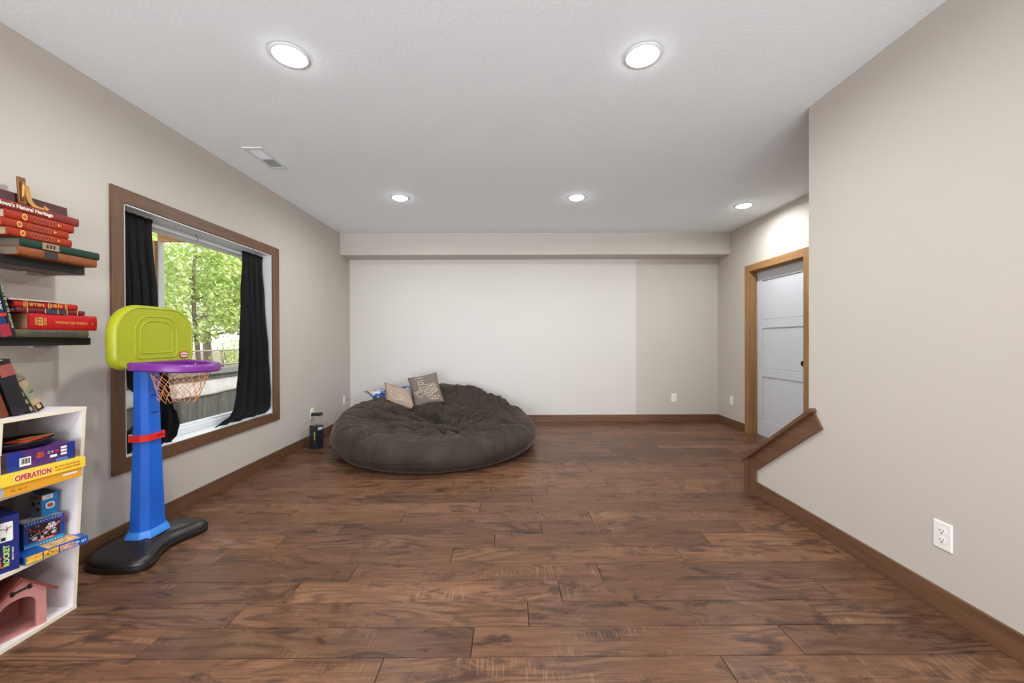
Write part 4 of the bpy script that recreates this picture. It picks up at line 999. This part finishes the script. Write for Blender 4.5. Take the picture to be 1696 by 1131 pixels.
c_ = k.ramp(f1, [(.3, srgb((45, 38, 33))), (.7, srgb((66, 57, 50)))]); c_ = k.mix(.15, c_, k.ramp(f2, [(.3, srgb((42, 37, 34))), (.7, srgb((78, 68, 61)))]))
k.l(c_, k.b.inputs['Base Color']); k.b.inputs['Roughness'].default_value = .8; k.b.inputs['Sheen Weight'].default_value = .22; k.b.inputs['Sheen Roughness'].default_value = .35; k.b.inputs['Sheen Tint'].default_value = (.8, .62, .52, 1); k.b.inputs['Specular IOR Level'].default_value = .2
k.bump(k.noise(v_, 40, 5, .6), .35, .004); m_suede = k.m
bg_ = thing('bean_bag', (BC.x, BC.y, 0), 'giant round brown-grey suede bean bag with a sunken, wrinkled top', 'bean bag')
obj('bag_body', b, m_suede, bg_, True)
for s0, s1 in ((.135, .175), (.160, .225)):
    pts_ = []
    for i in range(60):
        f = i/59; th = math.radians(170+ (283-170)*f); pts_.append(bag(th, s0+(s1-s0)*f**2+ (.20 if False else 0)*f)+Vector((math.cos(th), math.sin(th), 0))*.004)
    b = BM(); tube(b, pts_, [.0045*min(1, (59-i)/12+.1) for i in range(60)], 6); obj('seam_piping', b, m_suede, bg_, True)

# ------------------------------------------------------------------ pillows
def pillow(corners, th, mat, label, depthdir, group, nm='throw_pillow'):
    """corners TL,TR,BR,BL in world; thickness along depthdir"""
    TL, TR, BR_, BL = [Vector(c_) for c_ in corners]; dd = Vector(depthdir).normalized(); N = 26
    def P(u_, v_, s_):
        a_, c_ = (u_+1)/2, (v_+1)/2
        a_ = .5+(a_-.5)*(1-.07*(1-v_*v_)); c_ = .5+(c_-.5)*(1-.07*(1-u_*u_))
        p = (BL*(1-a_)+BR_*a_)*(1-c_)+(TL*(1-a_)+TR*a_)*c_
        e = max(0, (1-u_*u_)*(1-v_*v_))**.42
        return p+dd*(s_*th/2*e+ .006*noise.noise(Vector((u_*2, v_*2, th*50)))*e)
    t = thing(nm, (TL+TR+BR_+BL)/4, label, 'pillow', group); b = BM()
    G_ = {}
    for s_ in (1, -1):
        for i in range(N+1):
            for j in range(N+1):
                u_, v_ = -1+2*i/N, -1+2*j/N; ed = i in (0, N) or j in (0, N)
                if ed and s_ < 0: G_[(s_, i, j)] = G_[(1, i, j)]
                else: G_[(s_, i, j)] = b.verts.new(P(u_, v_, s_))
        for i in range(N):
            for j in range(N):
                q = [G_[(s_, i, j)], G_[(s_, i+1, j)], G_[(s_, i+1, j+1)], G_[(s_, i, j+1)]]; b.faces.new(q if s_ > 0 else q[::-1])
    bmesh.ops.recalc_face_normals(b, faces=b.faces); obj('cushion', b, mat, t, True)
    b = BM(); n4 = [(-1+2*i/12, -1) for i in range(12)]+[(1, -1+2*i/12) for i in range(12)]+[(1-2*i/12, 1) for i in range(12)]+[(-1, 1-2*i/12) for i in range(12)]
    tube(b, [P(*q, 0) for q in n4], .003, 5, closed=True); obj('edge_seam', b, mat, t, True)
    return t, P, dd
m_linen = plain('taupe_linen', (150, 131, 116), .85, var=.08, scale=50, bump=.5, bscale=700)
m_linen2 = plain('taupe_linen_dark', (112, 101, 92), .85, var=.08, scale=50, bump=.5, bscale=700)
m_ink = plain('cream_ink', (230, 208, 188), .8)
def strokes(P, t, polys, w_=.010, asp=1.0):
    b = BM()
    for pl in polys:
        for (x0, y0), (x1, y1) in zip(pl, pl[1:]):
            d_ = Vector((x1-x0, y1-y0)); 
            if d_.length < 1e-6: continue
            ns = max(1, int(d_.length/.12)); n_ = Vector((-d_.y, d_.x)).normalized()*w_
            for q in range(ns):
                a_ = Vector((x0, y0))+d_*q/ns; c_ = Vector((x0, y0))+d_*(q+1)/ns
                vs = [P(p.x, p.y, 1) for p in (a_+n_, a_-n_, c_-n_, c_+n_)]
                nrm = (vs[1]-vs[0]).cross(vs[2]-vs[0]).normalized(); 
                if nrm.dot(P(0, 0, 1)-P(0, 0, -1)) < 0: nrm = -nrm
                b.faces.new([b.verts.new(v_+nrm*.0022) for v_ in vs])
    obj('printed_script', b, m_ink, t)
def script_rows(rows, seed):
    rng = random.Random(seed); out_ = []
    for y_, x0, x1 in rows:
        x = x0; 
        while x < x1-.03:
            wl = rng.uniform(.12, .30); xe = min(x+wl, x1); pl = []; q = x; k_ = 0
            while q < xe:
                pl.append((q, y_+(.045 if k_ % 2 else -.03)*rng.uniform(.5, 1.2))); q += rng.uniform(.018, .034); k_ += 1
            if len(pl) > 1: out_.append(pl)
            x = xe+.04
    return out_
GP = 'throw pillows on the bean bag'
# left taupe pillow
t, P, dd = pillow([(-1.60, 4.95, .658), (-1.265, 4.98, .560), (-1.158, 4.74, .338), (-1.518, 4.74, .395)], .12, m_linen, 'light taupe pillow printed with a pale state outline, left of the pair', (.12, -1, .45), GP)
ol = [(-.78, .72), (-.55, .80), (-.2, .74), (.15, .70), (.50, .60), (.62, .45), (.70, .20), (.78, -.05), (.88, -.35), (.78, -.50), (.60, -.42), (.2, -.38), (-.2, -.42), (-.45, -.40), (-.55, -.20), (-.68, .05), (-.78, .30), (-.82, .55), (-.78, .72)]
strokes(P, t, [ol], .010); strokes(P, t, script_rows([(.58, -.70, .42), (.40, -.66, .55), (.22, -.62, .58), (.04, -.56, .62), (-.14, -.46, .66), (-.30, -.40, .72)], 2), .007)
# right taupe pillow with Texas outline
t, P, dd = pillow([(-1.325, 5.02, .700), (-.962, 5.05, .775), (-.815, 4.80, .432), (-1.165, 4.78, .362)], .12, m_linen2, 'darker taupe pillow printed with a Texas outline, right of the pair', (.02, -1, .42), GP)
tx = [(-.38, .62), (-.02, .62), (-.02, .30), (.20, .26), (.45, .22), (.72, .20), (.80, -.05), (.82, -.25), (.62, -.32), (.42, -.42), (.30, -.62), (.34, -.78), (.18, -.74), (.02, -.55), (-.10, -.36), (-.28, -.40), (-.42, -.55), (-.60, -.42), (-.74, -.22), (-.88, -.12), (-.40, -.10), (-.38, .25), (-.38, .62)]
strokes(P, t, [tx], .010)
strokes(P, t, script_rows([(.82, -.60, .10), (.48, -.34, -.06), (.32, -.34, -.06), (.10, -.34, .70), (-.06, -.34, .74), (-.20, -.70, .76), (-.34, -.10, .50), (-.50, .06, .34), (-.62, .40, .86), (-.78, .42, .70)], 4), .007)
# patterned pillow behind
k = NT('blue_blotch_print'); v_ = k.coords(); f1 = k.noise(v_, 11, 3, .6, 1.2)
c_ = k.ramp(f1, [(.0, srgb((34, 32, 40))), (.40, srgb((44, 46, 62))), (.46, srgb((44, 84, 142))), (.54, srgb((88, 132, 186))), (.60, srgb((212, 216, 224))), (.72, srgb((184, 156, 138)))])
for e_ in (): pass
k.l(c_, k.b.inputs['Base Color']); k.b.inputs['Roughness'].default_value = .7
t, P, dd = pillow([(-1.93, 5.12, .522), (-1.22, 5.22, .60), (-1.18, 5.10, .36), (-1.72, 5.00, .40)], .13, k.m, 'blue, white and black blotch-printed pillow lying behind the two taupe ones', (.0, -1, .6), None)
b = BM(); c0 = P(-1, 1, 0); d1 = (P(-.6, 1, 0)-c0); d2 = (P(-1, .1, 0)-c0)
for s_ in (1, -1):
    N = 5
    vs = [[b.verts.new(P(-1+.5*i/N, 1-.8*j/N, s_)+dd*(.002*s_)) for j in range(N+1-i)] for i in range(N+1)]
    for i in range(N):
        for j in range(N-i):
            b.faces.new((vs[i][j], vs[i+1][j], vs[i][j+1]))
            if j < N-i-1: b.faces.new((vs[i+1][j], vs[i+1][j+1], vs[i][j+1]))
bmesh.ops.recalc_face_normals(b, faces=b.faces); e = obj('corner_patch', b, plain('peach_patch', (206, 160, 130), .8), t, True); e['label'] = 'peach coloured corner'

# ------------------------------------------------------------------ black box with cords
m_ub = plain('black_case', (34, 36, 42), .45, var=.1)
t = thing('power_supply_box', (-2.16, 4.33, 0), 'small upright black box with a yellow stripe and a white sticker, by the baseboard', 'electronics')
Mu = frame((-2.130, 4.262, 0), (.46, .89, 0), (-.89, .46, 0))     # x: right-hand face, y: left-hand face
obj('case', bx(0, .095, 0, .108, 0, .252, Mu, bev=.003), m_ub, t)
obj('top_panel', bx(.008, .087, .008, .10, .252, .2535, Mu), plain('grey_brown_top', (84, 78, 78), .6), t)
Fl_ = Mu @ Matrix(((0, 0, -1, -.0002), (-1, 0, 0, .054), (0, 1, 0, .126), (0, 0, 0, 1)))   # left face (outward -x)
Fr_ = Mu @ Matrix(((1, 0, 0, .047), (0, 0, -1, -.0002), (0, 1, 0, .126), (0, 0, 0, 1)))    # right face (outward -y)
card('white_sticker', .056, .030, plain('sticker_grey', (186, 190, 200), .5), Fr_, t, x=.006, y=.095, t=.0006)
for i, (yy, hh, mm) in enumerate(((.050, .02, m_wht), (.024, .030, plain('yellow_green', (206, 200, 70), .5)), (-.012, .030, plain('yellow_green', (206, 200, 70), .5)), (-.06, .05, plain('stripe_teal', (44, 62, 76), .5)))):
    card('stripe', .016, hh, mm, Fl_, t, x=.034, y=yy, t=.0006)
pg = thing('wall_charger', (-2.27, 4.53, .325), 'black plug-in adapter sticking out of the outlet above the small black box', 'adapter')
obj('adapter_body', bx(XL+.008, -2.205, 4.505, 4.545, .318, .352, bev=.004), m_ub, pg)
obj('adapter_body', bx(-2.212, -2.180, 4.49, 4.53, .326, .360, bev=.004), m_ub, pg)
def cord(pts, r_, mat, label, par=None):
    P_ = [Vector(p) for p in pts]; out_ = []
    for i in range(len(P_)-1):
        p0, p1, p2, p3 = P_[max(i-1, 0)], P_[i], P_[i+1], P_[min(i+2, len(P_)-1)]
        for q in range(8):
            t_q = q/8; out_.append(.5*((2*p1)+(-p0+p2)*t_q+(2*p0-5*p1+4*p2-p3)*t_q**2+(-p0+3*p1-3*p2+p3)*t_q**3))
    out_.append(P_[-1]); b = BM(); tube(b, out_, r_, 6)
    if par: e_ = obj('cord', b, mat, par, True); e_['label'] = label; return e_
    return tag(obj('charging_cable', b, mat, None, True, loc=P_[0]), label, 'cable')
m_gc = plain('grey_cord', (150, 140, 130), .6)
cord([(XL+.02, 4.53, .325), (-2.27, 4.50, .29), (-2.262, 4.44, .262), (-2.235, 4.40, .2575)], .0025, m_gc, 'left pale cord running from the outlet down to the top of the black box', t)
cord([(-2.20, 4.52, .325), (-2.195, 4.48, .30), (-2.19, 4.42, .275), (-2.165, 4.36, .2575)], .0025, m_gc, 'right pale cord hanging from the black adapter to the box', t)
cord([(-2.082, 4.36, .03), (-2.03, 4.38, .006), (-1.985, 4.42, .03), (-1.99, 4.50, .10), (-2.01, 4.60, .12)], .003, m_blk, 'dark cord curling from the box towards the bean bag', t)
cord([(-2.075, 4.36, .01), (-2.02, 4.30, .004), (-1.98, 4.36, .01), (-1.965, 4.44, .06), (-2.02, 4.50, .09)], .0022, m_blk, 'thin dark cord looped on the floor beside the box', t)
cord([(XL+.008, 5.44, .37), (-2.24, 5.45, .365), (-2.14, 5.46, .34), (-2.05, 5.46, .30)], .0025, m_gc, 'pale cord plugged into the corner outlet, passing behind the bean bag')

# ------------------------------------------------------------------ outside
tag(obj('ground', bx(-40, XL-T-.02, -10, 60, -.5, -.3), plain('outdoor_ground', (120, 112, 92), .95, var=.3, scale=3)), 'ground outside the window', kind='structure')
k = NT('weathered_concrete'); v_ = k.coords((6, 9, 1.2)); f1 = k.noise(v_, 1.2, 6, .65, .4); v2 = k.coords((1, 1, 1)); f2 = k.noise(v2, 18, 4, .7)
c_ = k.ramp(f1, [(.25, srgb((50, 49, 45))), (.6, srgb((82, 80, 74))), (.85, srgb((118, 116, 109)))]); c_ = k.mix(k.ramp(f2, [(.66, (0, 0, 0, 1)), (.76, (.8, .8, .8, 1))]), c_, srgb((176, 174, 164)))
k.l(c_, k.b.inputs['Base Color']); k.b.inputs['Roughness'].default_value = .9; k.bump(f1, .5, .01)
m_conc = k.m
rw_ = thing('retaining_wall', (-4.6, 6, -.3), 'grey weathered retaining wall outside the window', 'wall')
yq = 3.0
while yq < 12:
    obj('wall_panel', bx(-4.75, -4.5, yq+.001, yq+1.499, -.3, .69, bev=.002), m_conc, rw_); yq += 1.5
obj('wall_cap', bx(-4.80, -4.47, 3.0, 12, .69, .775, bev=.006), plain('cap_concrete', (112, 110, 104), .9, var=.1), rw_)
b = BM(); NY, NZ = 120, 10; g = []
for j in range(NZ+1):
    L_ = []
    for i in range(NY+1):
        yy = 3.2+8*i/NY; z = .615+(.405+.03*noise.noise(Vector((yy*1.3, 0, 4)))-.615)*j/NZ
        L_.append(b.verts.new((-4.492+.014*noise.noise(Vector((yy*4, z*8, 2)))+.012, yy, z)))
    g.append(L_)
for A, B in zip(g, g[1:]):
    for i in range(NY): b.faces.new((A[i], B[i], B[i+1], A[i+1]))
bmesh.ops.solidify(b, geom=list(b.faces), thickness=.003)
tag(obj('landscape_fabric', b, plain('pale_fabric', (236, 232, 228), .8, var=.06, scale=6), None, True, loc=(-4.5, 7, .4)), 'pale strip of landscape fabric hanging on the retaining wall', 'fabric')
fn = thing('metal_railing', (-4.62, 6, .775), 'thin weathered railing on top of the retaining wall', 'railing')
m_rail = plain('weathered_rail', (136, 126, 110), .7, var=.15)
b = BM(); tube(b, [(-4.62, 3, 1.04), (-4.62, 12, 1.04)], .014, 8); obj('top_rail', b, m_rail, fn, True)
b = BM(); tube(b, [(-4.62, 3, .815), (-4.62, 12, .815)], .018, 8); obj('bottom_rail', b, m_rail, fn, True)
for i in range(7):
    b = BM(); tube(b, [(-4.62, 3.6+i*1.34, .775), (-4.62, 3.6+i*1.34, 1.05)], .014, 8); obj('rail_post', b, m_rail, fn, True)
# deck above the window well
dk = thing('wooden_deck', (-3.1, 4.0, 2.2), 'underside of a pale wooden deck with a post outside the window', 'deck')
obj('beam', bx(-3.62, -2.58, 4.02, 4.06, 2.215, 2.34), m_lumx, dk)
for i in range(4): obj('joist', bx(-3.62, -2.58, 3.2-.42*i if i else 4.55, (3.2-.42*i if i else 4.55)+.04, 2.34, 2.48), m_lumx, dk)
for i in range(9): obj('deck_board', bx(-3.70+.125*i, -3.70+.125*i+.12, 1.6, 4.10, 2.48, 2.505), m_lumz, dk)
obj('post', bx(-3.70, -3.615, 3.98, 4.065, -.3, 2.215), m_lumz, dk)
e = obj('post_cover', bx(-3.614, -3.598, 4.012, 4.075, -.3, 2.215, bev=.002), m_white, dk); e['label'] = 'white board on the house side of the post'
# trees
k = NT('maple_leaf'); k.b.inputs['Roughness'].default_value = .5
oi = k.n('ShaderNodeTexCoord'); f1 = k.noise(oi.outputs['Object'], 2.5, 4, .7)
c_ = k.ramp(f1, [(.3, srgb((138, 168, 84))), (.5, srgb((190, 208, 124))), (.68, srgb((232, 236, 184)))])
k.l(c_, k.b.inputs['Base Color'])
tl = k.n('ShaderNodeBsdfTranslucent'); k.l(c_, tl.inputs[0]); mx = k.n('ShaderNodeMixShader'); mx.inputs[0].default_value = .5; k.l(k.b.outputs[0], mx.inputs[1]); k.l(tl.outputs[0], mx.inputs[2]); k.l(mx.outputs[0], k.o.inputs[0])
m_leaf = k.m; m_bark = plain('bark', (132, 118, 104), .9, var=.3, scale=12, bump=.6, bscale=25, bdist=.01)
def tree(x, y, r_trunk, lean_, htop, crown, nleaf, label, seed, rcr=(1.5, 2.0), cz=2.7, zh=1.9):
    rng = random.Random(seed); t = thing('maple_tree', (x, y, -.3), label, 'tree', 'trees beyond the retaining wall')
    pts_ = [Vector((x+lean_[0]*f+.05*math.sin(f*7+seed), y+lean_[1]*f+.05*math.cos(f*5), -.3+(htop+.3)*f)) for f in [i/10 for i in range(11)]]
    b = BM(); tube(b, pts_, [r_trunk*(1-.75*i/10) for i in range(11)], 10); obj('trunk', b, m_bark, t, True)
    tips = []
    for q in range(crown):
        f = rng.uniform(.32, .95); p = pts_[int(f*10)]; a_ = rng.uniform(0, 6.28); l_ = rng.uniform(.6, 1.0)*rcr[0]
        mid = p+Vector((math.cos(a_)*l_*.5, math.sin(a_)*l_*.5, rng.uniform(.1, .3))); e_ = p+Vector((math.cos(a_)*l_, math.sin(a_)*l_, rng.uniform(-.1, .5)))
        b = BM(); tube(b, [p, mid, e_], [r_trunk*.3, r_trunk*.18, .008], 6); obj('branch', b, m_bark, t, True); tips += [mid, e_]
    verts, faces = [], []
    base = Vector((x, y, -.3))
    for q in range(nleaf):
        while True:
            p = Vector((rng.uniform(-1, 1), rng.uniform(-1, 1), rng.uniform(-1, 1)))
            if p.length < 1: break
        c = Vector((x+lean_[0]*.6, y+lean_[1]*.6, cz)) + Vector((p.x*rcr[0], p.y*rcr[1], p.z*zh))
        if noise.noise(c*1.5+Vector((seed, 0, 0))) < -.12: continue
        s = rng.uniform(.035, .060); nr = Vector((rng.gauss(0, .5)+.35, rng.gauss(0, .5), rng.gauss(.5, .5))).normalized(); a1 = nr.orthogonal().normalized(); a1.rotate(Matrix.Rotation(rng.uniform(0, 6.28), 3, nr)); a2 = nr.cross(a1); c -= base
        i0 = len(verts)
        verts += [c-a1*s, c-a2*s*.75+nr*s*.12, c+a1*s*1.1, c+a2*s*.75+nr*s*.12, c+a1*s*.2]
        faces += [(i0, i0+1, i0+4), (i0+1, i0+2, i0+4), (i0+2, i0+3, i0+4), (i0+3, i0, i0+4)]
    me = bpy.data.meshes.new('foliage'); me.from_pydata([tuple(v_) for v_ in verts], [], faces); me.materials.append(m_leaf)
    o = bpy.data.objects.new('foliage', me); COL.objects.link(o); o.parent = t; o['kind'] = 'stuff'
tree(-7.6, 9.45, .065, (.3, -.3), 4.6, 9, 10500, 'nearest maple behind the retaining wall, its forked trunk in mid window', 1, (1.3, 1.7), 2.75, 1.65)
tree(-7.2, 10.5, .13, (.1, .3), 4.8, 8, 7000, 'maple with the thick trunk next to the right curtain', 2, (1.1, 1.2), 2.9, 1.6)
tree(-9.5, 12.3, .14, (-.2, .2), 5.2, 8, 9500, 'maple standing farther back among the trees', 3, (1.8, 2.2), 3.3, 2.1)
tree(-8.2, 7.0, .10, (.1, 0), 4.6, 7, 11000, 'maple on the left of the window view, hidden by the backboard', 4, (1.4, 1.6), 2.9, 1.8)
tree(-8.6, 15.0, .12, (.1, 0), 4.8, 7, 9000, 'maple far along the wall behind the right curtain', 5, (1.6, 2.0), 2.9, 1.9)
for i, (x, y, s_) in enumerate(((-5.6, 7.9, .32), (-6.1, 9.3, .34))):
    rng = random.Random(40+i); t = thing('shrub', (x, y, -.3), ('small sapling just behind the railing, nearer the hoop', 'small sapling just behind the railing, nearer the right curtain')[i], 'shrub', 'saplings behind the railing')
    for q in range(3):
        b = BM(); tube(b, [(x, y, -.3), (x+.1*math.cos(q*2.1), y+.1*math.sin(q*2.1), .6), (x+.2*math.cos(q*2.1), y+.2*math.sin(q*2.1), 1.15)], .009, 5); obj('stem', b, m_bark, t, True)
    V, Fc = [], []
    for q in range(700):
        c = Vector((rng.gauss(0, s_*.5), rng.gauss(0, s_*.5), rng.uniform(.9, 1.5))); s = rng.uniform(.02, .035); nr = Vector((rng.gauss(.4, .5), rng.gauss(0, .5), rng.gauss(.5, .5))).normalized(); a1 = nr.orthogonal().normalized(); a2 = nr.cross(a1); i0 = len(V)
        V += [c-a1*s, c-a2*s*.6, c+a1*s, c+a2*s*.6]; Fc.append((i0, i0+1, i0+2, i0+3))
    me = bpy.data.meshes.new('foliage'); me.from_pydata([tuple(v_) for v_ in V], [], Fc); me.materials.append(m_leaf); o = bpy.data.objects.new('foliage', me); COL.objects.link(o); o.parent = t; o['kind'] = 'stuff'
